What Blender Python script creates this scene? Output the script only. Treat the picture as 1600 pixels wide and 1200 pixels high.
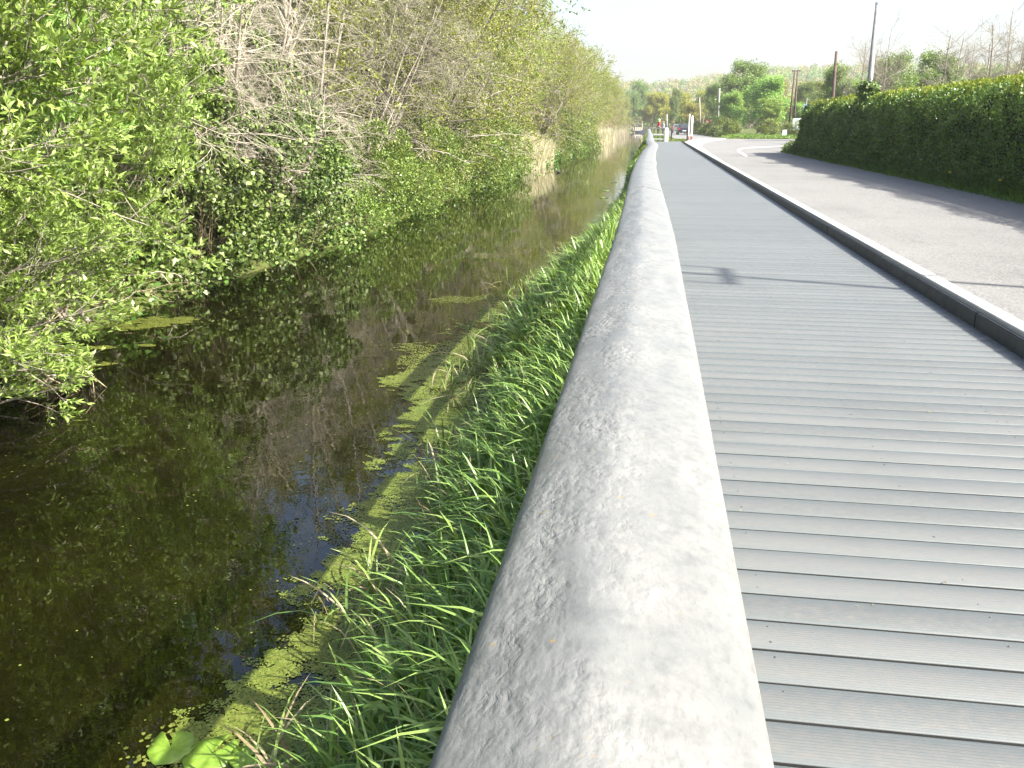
import bpy, bmesh, math, random
import numpy as np
from mathutils import Vector, Matrix, noise as mnoise
R = math.radians
C = bpy.context.scene.collection
for o in list(bpy.data.objects): bpy.data.objects.remove(o)

# ------------------------------------------------------------------ camera, world, sun, exposure
F = 1350.0; PITCH = math.atan(405 / F); YAW = math.atan(222 * math.cos(PITCH) / F)
cam = bpy.data.cameras.new('camera'); camo = bpy.data.objects.new('camera', cam); C.objects.link(camo)
cam.sensor_width = 36; cam.lens = F / 1600 * 36; cam.clip_start = 0.05; cam.clip_end = 6000
camo.location = (0, 0, 1.5); camo.rotation_euler = (math.pi / 2 - PITCH, 0, YAW)
scn = bpy.context.scene; scn.camera = camo
scn.render.resolution_x = 1024; scn.render.resolution_y = 768
SUN_EL = R(42); SDX, SDY = 0.952, -0.305           # horizontal direction towards the sun
w = bpy.data.worlds.new('World'); scn.world = w; w.use_nodes = True
nt = w.node_tree; bg = nt.nodes['Background']
sky = nt.nodes.new('ShaderNodeTexSky'); sky.sky_type = 'NISHITA'; sky.sun_disc = False
sky.sun_elevation = SUN_EL; sky.sun_rotation = math.atan2(SDX, SDY)
sky.air_density = 1.0; sky.dust_density = 4.5; sky.ozone_density = 1.0
nt.links.new(sky.outputs[0], bg.inputs[0]); bg.inputs[1].default_value = 0.115
sl = bpy.data.lights.new('sun', 'SUN'); so = bpy.data.objects.new('sun', sl); C.objects.link(so)
sl.energy = 5.0; sl.angle = R(0.5); sl.color = (1, 0.945, 0.83)
sd = Vector((SDX * math.cos(SUN_EL), SDY * math.cos(SUN_EL), math.sin(SUN_EL)))
so.rotation_euler = sd.to_track_quat('Z', 'Y').to_euler()
vs = scn.view_settings; vs.view_transform = 'Standard'; vs.look = 'None'; vs.gamma = 1; vs.exposure = 1.85

# ------------------------------------------------------------------ materials
class N:
    def __init__(s, name):
        s.m = bpy.data.materials.new(name); s.m.use_nodes = True
        s.t = s.m.node_tree; s.p = s.t.nodes['Principled BSDF']; s.o = s.t.nodes['Material Output']
    def n(s, typ, **k):
        nd = s.t.nodes.new(typ)
        for a, b in k.items():
            if a.startswith('i_'):
                key = a[2:].replace('_', ' ')
                nd.inputs[key].default_value = b
            else: setattr(nd, a, b)
        return nd
    def l(s, a, b): s.t.links.new(a, b)
    def coord(s, scale=(1, 1, 1), kind='Object'):
        tc = s.n('ShaderNodeTexCoord'); mp = s.n('ShaderNodeMapping'); mp.inputs['Scale'].default_value = scale
        s.l(tc.outputs[kind], mp.inputs[0]); return mp.outputs[0]
    def noise(s, vec, scale, detail=4, rough=0.55):
        nd = s.n('ShaderNodeTexNoise'); nd.inputs['Scale'].default_value = scale
        nd.inputs['Detail'].default_value = detail; nd.inputs['Roughness'].default_value = rough
        if vec is not None: s.l(vec, nd.inputs['Vector'])
        return nd.outputs['Fac']
    def ramp(s, fac, stops):
        r = s.n('ShaderNodeValToRGB'); e = r.color_ramp.elements
        while len(e) < len(stops): e.new(0.5)
        for el, (p, c) in zip(e, stops):
            el.position = p; el.color = (*c, 1) if len(c) == 3 else c
        s.l(fac, r.inputs[0]); return r.outputs[0]
    def mix(s, a, b, fac, mode='MIX'):
        m = s.n('ShaderNodeMixRGB', blend_type=mode)
        for inp, v in ((m.inputs[0], fac), (m.inputs[1], a), (m.inputs[2], b)):
            if hasattr(v, 'is_linked') or isinstance(v, bpy.types.NodeSocket): s.l(v, inp)
            elif isinstance(v, tuple): inp.default_value = (*v, 1)
            else: inp.default_value = v
        return m.outputs[0]
    def bump(s, h, strength, dist, prev=None):
        b = s.n('ShaderNodeBump'); b.inputs['Strength'].default_value = strength; b.inputs['Distance'].default_value = dist
        s.l(h, b.inputs['Height'])
        if prev is not None: s.l(prev, b.inputs['Normal'])
        return b.outputs[0]
    def math(s, op, a, b=None):
        m = s.n('ShaderNodeMath', operation=op)
        for i, v in enumerate((a, b)):
            if v is None: continue
            if isinstance(v, bpy.types.NodeSocket): s.l(v, m.inputs[i])
            else: m.inputs[i].default_value = v
        return m.outputs[0]
    def set(s, color=None, rough=None, spec=None, metal=None, normal=None):
        if color is not None:
            if isinstance(color, tuple): s.p.inputs['Base Color'].default_value = (*color, 1)
            else: s.l(color, s.p.inputs['Base Color'])
        if rough is not None:
            if isinstance(rough, bpy.types.NodeSocket): s.l(rough, s.p.inputs['Roughness'])
            else: s.p.inputs['Roughness'].default_value = rough
        if spec is not None: s.p.inputs['Specular IOR Level'].default_value = spec
        if metal is not None: s.p.inputs['Metallic'].default_value = metal
        if normal is not None: s.l(normal, s.p.inputs['Normal'])
        return s.m

def simple(name, c, rough=0.6, var=0.15, scale=8, spec=0.4, metal=0, bump=0.0):
    a = N(name); v = a.coord(); f = a.noise(v, scale)
    lo = tuple(x * (1 - var) for x in c); hi = tuple(min(1, x * (1 + var)) for x in c)
    col = a.ramp(f, [(0.3, lo), (0.7, hi)])
    nrm = a.bump(f, bump, 0.01) if bump else None
    return a.set(col, rough, spec, metal, nrm)

def leaf_mat(name, cols, rough=0.5, trans=0.35, tcol=None, spec=0.4):
    """leaf colour varies from leaf to leaf (attribute rnd) and softly from one part of the plant to another"""
    a = N(name)
    at = a.n('ShaderNodeAttribute'); at.attribute_name = 'rnd'
    k = len(cols)
    col = a.ramp(at.outputs['Fac'], [(i / max(1, k - 1), c) for i, c in enumerate(cols)])
    f = a.noise(a.coord(), 0.9, 2)
    col = a.mix(col, a.mix(col, (0.62, 0.72, 0.6), 1.0, 'MULTIPLY'), f)
    oi = a.n('ShaderNodeObjectInfo')
    hsv = a.n('ShaderNodeHueSaturation'); a.l(col, hsv.inputs['Color'])
    a.l(a.math('ADD', a.math('MULTIPLY', oi.outputs['Random'], 0.03), 0.485), hsv.inputs['Hue'])
    a.l(a.math('ADD', a.math('MULTIPLY', oi.outputs['Random'], 0.35), 0.85), hsv.inputs['Value'])
    col = hsv.outputs[0]
    a.set(col, rough, spec)
    tr = a.n('ShaderNodeBsdfTranslucent')
    a.l(a.mix(col, tcol or (1.0, 1.0, 0.35), 1.0, 'MULTIPLY'), tr.inputs[0])
    ms = a.n('ShaderNodeMixShader'); ms.inputs[0].default_value = trans
    a.l(a.p.outputs[0], ms.inputs[1]); a.l(tr.outputs[0], ms.inputs[2]); a.l(ms.outputs[0], a.o.inputs[0])
    return a.m

M = {}
M['willow'] = leaf_mat('willow leaves', [(0.15, 0.25, 0.05), (0.26, 0.39, 0.09), (0.36, 0.48, 0.16)], 0.42, 0.30)
M['alder'] = leaf_mat('young alder leaves', [(0.16, 0.21, 0.035), (0.29, 0.33, 0.065), (0.35, 0.36, 0.10)], 0.45, 0.4)
M['ivy'] = leaf_mat('glossy ivy leaves', [(0.035, 0.07, 0.014), (0.10, 0.16, 0.03), (0.23, 0.30, 0.09)], 0.5, 0.14, spec=0.45)
M['thorn'] = leaf_mat('hawthorn leaves', [(0.06, 0.10, 0.02), (0.16, 0.22, 0.045), (0.28, 0.33, 0.09)], 0.4, 0.32)
M['bush'] = leaf_mat('bush leaves', [(0.10, 0.165, 0.045), (0.19, 0.27, 0.08), (0.28, 0.35, 0.13)], 0.5, 0.3)
M['budding'] = leaf_mat('budding twigs', [(0.24, 0.22, 0.09), (0.34, 0.31, 0.11), (0.30, 0.24, 0.13)], 0.7, 0.3)
M['hedge'] = leaf_mat('hedge leaves', [(0.0517, 0.1150, 0.0207), (0.1150, 0.1955, 0.0403), (0.1955, 0.2760, 0.0575)], 0.38, 0.3)
M['hedge_top'] = leaf_mat('hedge shoots painted sunlit', [(0.14, 0.22, 0.03), (0.24, 0.31, 0.05), (0.32, 0.34, 0.08)], 0.45, 0.4)  # yellower leaf colour carries the sunlight on the hedge's rounded top
M['grass'] = leaf_mat('bank grass blades', [(0.0902, 0.1674, 0.0386), (0.1932, 0.2962, 0.0644), (0.3349, 0.4250, 0.1288)], 0.42, 0.35, spec=0.5)
M['verge'] = leaf_mat('verge grass blades', [(0.08, 0.15, 0.02), (0.14, 0.23, 0.035), (0.20, 0.28, 0.05)], 0.45, 0.35)
M['reed'] = leaf_mat('dry reed stems', [(0.36, 0.31, 0.21), (0.48, 0.42, 0.31), (0.58, 0.52, 0.39)], 0.7, 0.25, (1, .9, .6))
M['weed'] = leaf_mat('duckweed', [(0.060, 0.075, 0.012), (0.115, 0.135, 0.022), (0.17, 0.185, 0.045)], 0.5, 0.1)
M['dead'] = leaf_mat('dead leaves', [(0.20, 0.14, 0.07), (0.30, 0.24, 0.15), (0.38, 0.33, 0.22)], 0.6, 0.2)
M['nettle'] = leaf_mat('nettle leaves', [(0.07, 0.14, 0.03), (0.12, 0.21, 0.045), (0.18, 0.27, 0.07)], 0.5, 0.3)
M['far1'] = leaf_mat('far green leaves', [(0.08, 0.15, 0.025), (0.15, 0.24, 0.035), (0.24, 0.32, 0.05)], 0.6, 0.35)
M['far2'] = leaf_mat('far budding crowns', [(0.20, 0.17, 0.09), (0.27, 0.25, 0.10), (0.28, 0.29, 0.10)], 0.7, 0.3)
M['far3'] = leaf_mat('far golden crowns', [(0.24, 0.26, 0.05), (0.34, 0.34, 0.07), (0.40, 0.36, 0.10)], 0.6, 0.35)
M['petal'] = simple('yellow petals', (0.75, 0.55, 0.03), 0.6)

def bark(name, lo, hi):
    a = N(name); v = a.coord((1, 1, 0.25)); f = a.noise(v, 22, 5); g = a.noise(a.coord(), 3, 3)
    col = a.mix(a.ramp(f, [(0.3, lo), (0.7, hi)]), tuple(x * 0.75 for x in lo), a.ramp(g, [(0.45, (0, 0, 0)), (0.7, (0.7, .7, .7))]))
    return a.set(col, 0.8, 0.2, None, a.bump(f, 0.6, 0.01))
M['bark_pale'] = bark('pale grey bark', (0.17, 0.155, 0.13), (0.36, 0.33, 0.27))
M['bark_white'] = bark('bleached bare branches', (0.24, 0.22, 0.18), (0.44, 0.40, 0.33))
M['bark_brown'] = bark('brown bark', (0.10, 0.08, 0.05), (0.24, 0.19, 0.13))
M['twig'] = bark('budding brown twigs', (0.24, 0.19, 0.12), (0.42, 0.35, 0.22))
M['pole_dark'] = bark('dark creosoted timber', (0.05, 0.035, 0.028), (0.12, 0.085, 0.07))
M['pole_pale'] = bark('weathered silver timber', (0.19, 0.19, 0.185), (0.32, 0.32, 0.315))

# weathered moulded cap of the railing
def cap_mat():
    a = N('weathered grey moulded cap')
    v = a.coord((1, 0.32, 1)); v2 = a.coord((1, 0.12, 1)); v1 = a.coord()
    big = a.noise(v1, 9, 3); patch = a.noise(a.coord((1, 0.5, 1)), 16, 4, 0.6); fine = a.noise(v1, 420, 3, 0.7)
    speck = a.noise(a.coord((1, 0.45, 1)), 140, 4, 0.7)
    warp = a.mix(v, a.n('ShaderNodeTexNoise', ).outputs['Color'], 0.0)
    wn = a.n('ShaderNodeTexNoise'); wn.inputs['Scale'].default_value = 35; a.l(v1, wn.inputs['Vector'])
    warped = a.mix(v, wn.outputs['Color'], 0.03, 'ADD')
    worm = a.n('ShaderNodeTexNoise'); worm.inputs['Scale'].default_value = 120; worm.inputs['Detail'].default_value = 3.0; worm.inputs['Roughness'].default_value = 0.55
    a.l(warped, worm.inputs['Vector'])
    w1 = a.ramp(worm.outputs['Fac'], [(0.30, (0, 0, 0)), (0.46, (0.5, .5, .5)), (0.66, (1, 1, 1))])
    mask = a.ramp(patch, [(0.40, (0, 0, 0)), (0.62, (1, 1, 1))])
    # the moulding flaws lie along the crown of the cap, left of its centre
    sx = a.n('ShaderNodeSeparateXYZ'); tc = a.n('ShaderNodeTexCoord'); a.l(tc.outputs['Object'], sx.inputs[0])
    band = a.ramp(a.math('MULTIPLY', a.math('ADD', sx.outputs['X'], 0.16), 4.0), [(0.02, (0.12, .12, .12)), (0.3, (1, 1, 1)), (0.55, (0.9, .9, .9)), (0.75, (0.3, .3, .3)), (1.0, (0.06, .06, .06))])
    amp = a.math('MULTIPLY', mask, band)
    vo = a.n('ShaderNodeTexVoronoi', feature='SMOOTH_F1'); vo.inputs['Scale'].default_value = 95; vo.inputs['Smoothness'].default_value = .6
    wn2 = a.n('ShaderNodeTexNoise'); wn2.inputs['Scale'].default_value = 60; a.l(v1, wn2.inputs['Vector'])
    a.l(a.mix(a.coord((1, .6, 1)), wn2.outputs['Color'], 0.012, 'ADD'), vo.inputs['Vector'])
    h1 = a.math('MULTIPLY', a.math('ADD', a.math('MULTIPLY', a.math('SUBTRACT', w1, 1.0), .6), a.math('MULTIPLY', vo.outputs['Distance'], -1.1)), amp)
    b = a.bump(h1, 0.8, 0.0021)
    b = a.bump(speck, 0.35, 0.0012, b)
    b = a.bump(fine, 0.25, 0.0004, b)
    b = a.bump(big, 0.35, 0.012, b)
    col = a.ramp(patch, [(0.25, (0.1194, 0.1255, 0.1224)), (0.5, (0.1436, 0.1467, 0.1416)), (0.75, (0.1650, 0.1680, 0.1618))])
    mot = a.noise(v1, 45, 5, .7); col = a.mix(col, (0.085, 0.091, 0.092), a.ramp(mot, [(0.46, (0, 0, 0)), (0.72, (.7, .7, .7))]))
    smg = a.noise(a.coord((1, .35, 1)), 12, 3, .6); col = a.mix(col, (0.066, 0.070, 0.072), a.mix((0, 0, 0), a.ramp(smg, [(0.5, (0, 0, 0)), (0.68, (.5, .5, .5))]), band))
    col = a.mix(col, (0.0765, 0.0797, 0.0781), a.ramp(speck, [(0.52, (0, 0, 0)), (0.75, (0.55, .55, .55))]))
    lich = a.noise(v1, 60, 2)
    col = a.mix(col, (0.20, 0.14, 0.05), a.ramp(lich, [(0.735, (0, 0, 0)), (0.76, (0.7, .7, .7))]))
    streak = a.noise(a.coord((1, 0.03, 1)), 120, 3)
    col = a.mix(col, (0.1409, 0.1434, 0.1385), a.ramp(streak, [(0.5, (0, 0, 0)), (0.72, (0.2, .2, .2))]))
    return a.set(col, a.ramp(patch, [(0.3, (0.42,) * 3), (0.7, (0.58,) * 3)]), 0.5, None, b)
M['cap'] = cap_mat()
M['steel'] = simple('weathered grey uprights', (0.12, 0.125, 0.13), 0.6, 0.2, 20)
M['rail_grey'] = simple('grey recycled rail', (0.33, 0.35, 0.37), 0.55, 0.15, 20)

def deck_mat():
    a = N('ribbed grey composite boards')
    sx = a.n('ShaderNodeSeparateXYZ'); tc = a.n('ShaderNodeTexCoord'); a.l(tc.outputs['Object'], sx.inputs[0])
    # long thin ribs along every board
    mp = a.n('ShaderNodeMapping'); mp.inputs['Scale'].default_value = (0.06, 1, 1); a.l(tc.outputs['Object'], mp.inputs[0])
    wob = a.noise(mp.outputs[0], 2, 2)
    ph = a.math('MULTIPLY', sx.outputs['Y'], 2 * math.pi / 0.0118)
    ph = a.math('ADD', ph, a.math('MULTIPLY', wob, 5.0))
    rib = a.math('SINE', ph)
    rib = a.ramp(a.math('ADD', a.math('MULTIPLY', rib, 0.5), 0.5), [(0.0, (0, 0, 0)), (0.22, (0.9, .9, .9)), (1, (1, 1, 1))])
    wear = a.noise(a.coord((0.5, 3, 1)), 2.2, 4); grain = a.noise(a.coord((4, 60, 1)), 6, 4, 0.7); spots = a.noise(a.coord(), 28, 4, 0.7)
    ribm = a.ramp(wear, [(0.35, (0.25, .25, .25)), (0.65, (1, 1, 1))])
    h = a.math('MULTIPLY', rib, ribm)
    b = a.bump(h, 0.4, 0.0014); b = a.bump(grain, 0.35, 0.0015, b)
    at = a.n('ShaderNodeAttribute'); at.attribute_name = 'rnd'
    col = a.ramp(at.outputs['Fac'], [(0, (0.0774, 0.0861, 0.0870)), (0.5, (0.0923, 0.1011, 0.1011)), (1, (0.1055, 0.1134, 0.1125))])
    col = a.mix(col, (0.1244, 0.1176, 0.1099), a.ramp(spots, [(0.4, (0, 0, 0)), (0.7, (0.6, .6, .6))]))
    col = a.mix(col, (0.1800, 0.1800, 0.1760), a.ramp(grain, [(0.55, (0, 0, 0)), (0.8, (0.5, .5, .5))]))
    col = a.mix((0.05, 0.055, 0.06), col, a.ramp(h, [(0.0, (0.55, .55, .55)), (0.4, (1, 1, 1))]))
    fr = a.math('FRACT', a.math('DIVIDE', a.math('ADD', sx.outputs['Y'], 13.96), 0.163))
    en = a.noise(a.coord((1.2, 5, 1)), 5, 4, .65)
    ed = a.ramp(a.math('ADD', fr, a.math('MULTIPLY', a.math('SUBTRACT', en, .5), .35)), [(0.0, (.9, .9, .9)), (0.20, (0, 0, 0)), (0.66, (0, 0, 0)), (0.90, (1, 1, 1))])
    col = a.mix(col, (0.074, 0.093, 0.100), a.mix((0, 0, 0), ed, .6))
    stn = a.noise(a.coord((1, .6, 1)), 1.1, 5, .65)
    col = a.mix(col, (0.0680, 0.0739, 0.0719), a.ramp(stn, [(0.5, (0, 0, 0)), (0.75, (.5, .5, .5))]))
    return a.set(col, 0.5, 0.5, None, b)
M['deck'] = deck_mat()

M['gap'] = simple('dirty board edges', (0.012, 0.013, 0.013), 0.9, 0.3)

def road_mat(name, lo, hi, sc=55):
    a = N(name); v = a.coord(); st = a.n('ShaderNodeTexVoronoi'); st.inputs['Scale'].default_value = sc; a.l(v, st.inputs['Vector'])
    f = a.noise(v, 0.35, 4); g = a.noise(v, 140, 2, 0.8)
    col = a.ramp(st.outputs['Color'], [(0.1, lo), (0.5, tuple((x + y) / 2 for x, y in zip(lo, hi))), (0.95, hi)])
    col = a.mix(col, tuple(x * 0.72 for x in lo), a.ramp(f, [(0.45, (0, 0, 0)), (0.75, (0.55, .55, .55))]))
    col = a.mix(col, tuple(x * 0.5 for x in lo), a.ramp(g, [(0.55, (0, 0, 0)), (0.8, (0.8, .8, .8))]))
    trk = a.noise(a.coord((1.1, .03, 1)), 1.6, 3); pat = a.noise(a.coord((1, .5, 1)), 5, 5, .7)
    col = a.mix(col, tuple(x * 1.45 for x in lo), a.ramp(trk, [(0.46, (0, 0, 0)), (0.62, (.5, .5, .5))]))
    col = a.mix(col, tuple(x * 0.6 for x in lo), a.ramp(pat, [(0.58, (0, 0, 0)), (0.72, (.5, .5, .5))]))
    return a.set(col, 0.85, 0.3, None, a.bump(st.outputs['Distance'], 0.5, 0.006))
M['road'] = road_mat('worn chipped tarmac', (0.100, 0.1005, 0.0995), (0.198, 0.198, 0.194))
M['concrete'] = road_mat('pale kerb concrete', (0.32, 0.31, 0.295), (0.44, 0.43, 0.41), 120)
M['paint'] = simple('worn white road paint', (0.68, 0.67, 0.63), 0.7, 0.2, 12)
M['edge_dark'] = simple('dark rubber kerb edging', (0.030, 0.033, 0.036), 0.6, 0.5, 9, bump=0.4)

def soil_mat():
    a = N('earth and short grass'); v = a.coord(); f = a.noise(v, 1.4, 6, 0.65); g = a.noise(v, 30, 4)
    col = a.ramp(f, [(0.3, (0.05, 0.045, 0.02)), (0.48, (0.08, 0.10, 0.025)), (0.7, (0.14, 0.19, 0.045))])
    col = a.mix(col, (0.05, 0.06, 0.02), g)
    return a.set(col, 0.95, 0.1, None, a.bump(g, 0.8, 0.04))
M['soil'] = soil_mat()

def water_mat():
    a = N('still peaty canal water'); v = a.coord((1, 1, 1))
    f = a.noise(v, 1.3, 3); g = a.noise(v, 9, 2)
    b = a.bump(f, 0.12, 0.02); b = a.bump(g, 0.10, 0.004, b)
    col = a.ramp(f, [(0.3, (0.0026, 0.0027, 0.0006)), (0.7, (0.0052, 0.0051, 0.0010))])
    a.set(col, 0.0, 0.75, None, b); a.p.inputs['IOR'].default_value = 1.36
    return a.m
M['water'] = water_mat()
M['lily'] = simple('lily pad', (0.1240, 0.2046, 0.0248), 0.4, 0.25, 14, bump=0.2)
M['white'] = simple('white painted surface', (0.78, 0.78, 0.76), 0.5, 0.06)
M['silver'] = simple('pale grey board', (0.55, 0.60, 0.64), 0.45, 0.08)
M['red'] = simple('red sign paint', (0.60, 0.04, 0.04), 0.4, 0.06)
M['blue'] = simple('pale blue sign face', (0.20, 0.36, 0.55), 0.4, 0.08)
M['brown'] = simple('brown sign strip', (0.25, 0.10, 0.07), 0.5, 0.1)
M['bollard'] = simple('dark brown bollard', (0.035, 0.022, 0.024), 0.6, 0.2)
M['galv'] = simple('galvanised steel', (0.42, 0.44, 0.46), 0.4, 0.15, 20, 0.5, 0.6)
M['car_dark'] = simple('dark blue black car paint', (0.02, 0.022, 0.035), 0.2, 0.05, 3, 0.6, 0.2)
M['car_grey'] = simple('grey car paint', (0.16, 0.17, 0.19), 0.25, 0.05, 3, 0.6, 0.3)
M['glass'] = simple('car glass', (0.03, 0.035, 0.04), 0.05, 0.05, 3, 0.8)
M['tyre'] = simple('tyre rubber', (0.02, 0.02, 0.02), 0.85, 0.1)
M['redlamp'] = simple('red lamp lens', (0.5, 0.02, 0.02), 0.2, 0.05)
M['skin'] = simple('skin', (0.55, 0.34, 0.25), 0.55, 0.05)
M['redcloth'] = simple('red jacket cloth', (0.42, 0.03, 0.05), 0.8, 0.1)
M['bluecloth'] = simple('pale blue top cloth', (0.28, 0.42, 0.58), 0.8, 0.1)
M['darkcloth'] = simple('dark trouser cloth', (0.03, 0.032, 0.045), 0.85, 0.1)
M['hairwhite'] = simple('white hair', (0.7, 0.68, 0.64), 0.7, 0.08)
M['hairbrown'] = simple('light brown hair', (0.30, 0.18, 0.09), 0.7, 0.1)
M['cream'] = simple('cream boat paint', (0.62, 0.58, 0.47), 0.4, 0.08)
M['boatdark'] = simple('dark boat paint', (0.025, 0.03, 0.05), 0.4, 0.1)
M['feather'] = simple('black feathers', (0.012, 0.012, 0.014), 0.6, 0.1)
M['beak'] = simple('red beak', (0.5, 0.05, 0.02), 0.4, 0.05)

# ------------------------------------------------------------------ mesh helpers
def props(o, label=None, cat=None, group=None, kind=None, category=None):
    cat = cat or category
    if label: o['label'] = label
    if cat: o['category'] = cat
    if group: o['group'] = group
    if kind: o['kind'] = kind
    return o
def empty(name, loc=(0, 0, 0), rz=0, **k):
    o = bpy.data.objects.new(name, None); C.objects.link(o); o.location = loc; o.rotation_euler = (0, 0, rz)
    o.empty_display_size = 0.2
    return props(o, **k)
def link(name, me, mat=None, parent=None, **k):
    o = bpy.data.objects.new(name, me); C.objects.link(o)
    if mat is not None and not me.materials: me.materials.append(mat)
    if parent: o.parent = parent
    return props(o, **k)
def mesh_np(name, V, Fc, rnd=None, smooth=False):
    """V (n,3); Fc (f,k) uniform faces; rnd (f,) a random number per face"""
    me = bpy.data.meshes.new(name); V = np.asarray(V, np.float32); Fc = np.asarray(Fc, np.int32)
    f, k = Fc.shape
    me.vertices.add(len(V)); me.vertices.foreach_set('co', V.ravel())
    me.loops.add(f * k); me.loops.foreach_set('vertex_index', Fc.ravel())
    me.polygons.add(f); me.polygons.foreach_set('loop_start', np.arange(0, f * k, k, dtype=np.int32))
    me.polygons.foreach_set('loop_total', np.full(f, k, np.int32))
    me.update(calc_edges=True)
    if smooth: me.polygons.foreach_set('use_smooth', np.ones(f, bool))
    if rnd is not None:
        at = me.attributes.new('rnd', 'FLOAT', 'FACE'); at.data.foreach_set('value', np.asarray(rnd, np.float32))
    return me
def join_np(parts):
    """list of (V, F) with one face size"""
    Vs, Fs, off = [], [], 0
    for V, f in parts:
        Vs.append(V); Fs.append(np.asarray(f) + off); off += len(V)
    return np.concatenate(Vs), np.concatenate(Fs)
def norm(a): return a / np.maximum(np.linalg.norm(a, axis=-1, keepdims=True), 1e-9)

def tubes(P, Rr, k=5):
    """P (n,m,3) polylines, Rr (n,m) radii"""
    n, m, _ = P.shape
    T = np.empty_like(P); T[:, 1:-1] = P[:, 2:] - P[:, :-2]; T[:, 0] = P[:, 1] - P[:, 0]; T[:, -1] = P[:, -1] - P[:, -2]
    T = norm(T)
    up = np.where(np.abs(T[..., 2:3]) < 0.9, np.array([0, 0, 1.0]), np.array([1.0, 0, 0]))
    A = norm(np.cross(T, up)); B = np.cross(T, A)
    an = np.arange(k) * 2 * math.pi / k
    V = P[:, :, None, :] + Rr[:, :, None, None] * (np.cos(an)[None, None, :, None] * A[:, :, None, :] + np.sin(an)[None, None, :, None] * B[:, :, None, :])
    idx = np.arange(n * m * k).reshape(n, m, k)
    a = idx[:, :-1, :]; b = np.roll(a, -1, 2); c = idx[:, 1:, :]; d = np.roll(c, -1, 2)
    return V.reshape(-1, 3), np.stack([a, b, d, c], -1).reshape(-1, 4)

def grow(rs, S, D, L, r, m, wander=0.15, pull=(0, 0, 0), taper=0.35):
    """grow n curved branches; returns points (n,m,3) and radii (n,m)"""
    n = len(S); P = np.empty((n, m, 3)); P[:, 0] = S; d = norm(D); st = (L / (m - 1))[:, None]; pull = np.array(pull)
    for i in range(1, m):
        d = norm(d + rs.normal(0, wander, (n, 3)) + pull)
        P[:, i] = P[:, i - 1] + d * st
    t = np.linspace(0, 1, m)[None, :]
    return P, r[:, None] * (1 - (1 - taper) * t)
def kids(rs, P, Rr, nc, t0, t1, ang, lift=0.0, rscale=0.55):
    """start points, directions and radii for nc children on each branch"""
    n, m, _ = P.shape; t = rs.uniform(t0, t1, (n, nc)) * (m - 1)
    i = np.minimum(t.astype(int), m - 2); f = (t - i)[..., None]; rows = np.arange(n)[:, None]
    S = P[rows, i] * (1 - f) + P[rows, i + 1] * f
    T = norm(P[rows, i + 1] - P[rows, i]); r = Rr[rows, i] * rscale
    q = norm(np.cross(T, rs.normal(0, 1, (n, nc, 3))))
    a = rs.normal(ang, 0.18, (n, nc))[..., None]
    D = T * np.cos(a) + q * np.sin(a); D[..., 2] += lift
    rel = (t / (m - 1)).reshape(-1)
    return S.reshape(-1, 3), norm(D).reshape(-1, 3), r.reshape(-1), rel

def leaves(rs, Pt, D, size, ratio, up=0.5, fold=0.15, shape=4):
    """flat or slightly folded leaves at points Pt with directions D"""
    n = len(Pt); D = norm(D); nn = rs.normal(0, 1, (n, 3)); nn[:, 2] += up * 2
    side = norm(np.cross(D, nn)); nr = norm(np.cross(side, D))
    L = (size * rs.uniform(0.65, 1.3, n))[:, None]; W = L * ratio
    if shape == 4:
        V = np.stack([Pt, Pt + D * L * 0.45 + side * W * 0.5 + nr * L * fold, Pt + D * L, Pt + D * L * 0.45 - side * W * 0.5 + nr * L * fold], 1)
    else:
        V = np.stack([Pt, Pt + D * L * .25 + side * W * .5, Pt + D * L * .68 + side * W * .42 + nr * L * fold, Pt + D * L,
                      Pt + D * L * .68 - side * W * .42 + nr * L * fold, Pt + D * L * .25 - side * W * .5], 1)
    return V.reshape(-1, 3), np.arange(n * shape).reshape(n, shape)

def along(rs, P, n):
    N_, m, _ = P.shape; t = rs.uniform(0.1, 1, (N_, n)) * (m - 1); i = np.minimum(t.astype(int), m - 2); f = (t - i)[..., None]; rows = np.arange(N_)[:, None]
    S = P[rows, i] * (1 - f) + P[rows, i + 1] * f; T = norm(P[rows, i + 1] - P[rows, i])
    return S.reshape(-1, 3), T.reshape(-1, 3)

def woody(rs, base, dirs, L, r, spec, ms=(12, 8, 6, 4)):
    """spec: per level dict(n,t0,t1,ang,lift,len,wander,pull). returns wood (V,F) and last-level branches"""
    P, Rr = grow(rs, base, dirs, L, r, ms[0], spec[0].get('wander', .06), spec[0].get('pull', (0, 0, .03)), .25)
    parts = [tubes(P, Rr, 7)]
    for li, s in enumerate(spec[1:], 1):
        S, D, rr, rel = kids(rs, P, Rr, s['n'], s['t0'], s['t1'], s['ang'], s['lift'], s.get('rs', .5))
        LL = s['len'] * rs.uniform(.6, 1.25, len(S)) * (1 - s.get('short', .4) * rel)
        rr = np.maximum(rr, s.get('rmin', .0018))
        P, Rr = grow(rs, S, D, LL, rr, ms[min(li, 3)], s['wander'], s['pull'], .4)
        parts.append(tubes(P, Rr, 5 if li == 1 else (4 if li == 2 else 3)))
    V, Fc = join_np(parts)
    return V, Fc, P

def clump_leaves(rs, cen, rad, n, size, ratio, shape=4, out=1.0, up=.4, squash=.75, droop=0.0):
    """leaves spread through the outer part of many small clumps"""
    k = len(cen); i = rs.randint(0, k, n); d = norm(rs.normal(0, 1, (n, 3))); q = rs.uniform(.45, 1.05, n) ** .6
    off = d * (rad[i] * q)[:, None]; off[:, 2] *= squash
    P = cen[i] + off; D = norm(d * out + rs.normal(0, .7, (n, 3))); D[:, 2] -= droop
    return leaves(rs, P, D, size, ratio, up, .12, shape)

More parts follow.
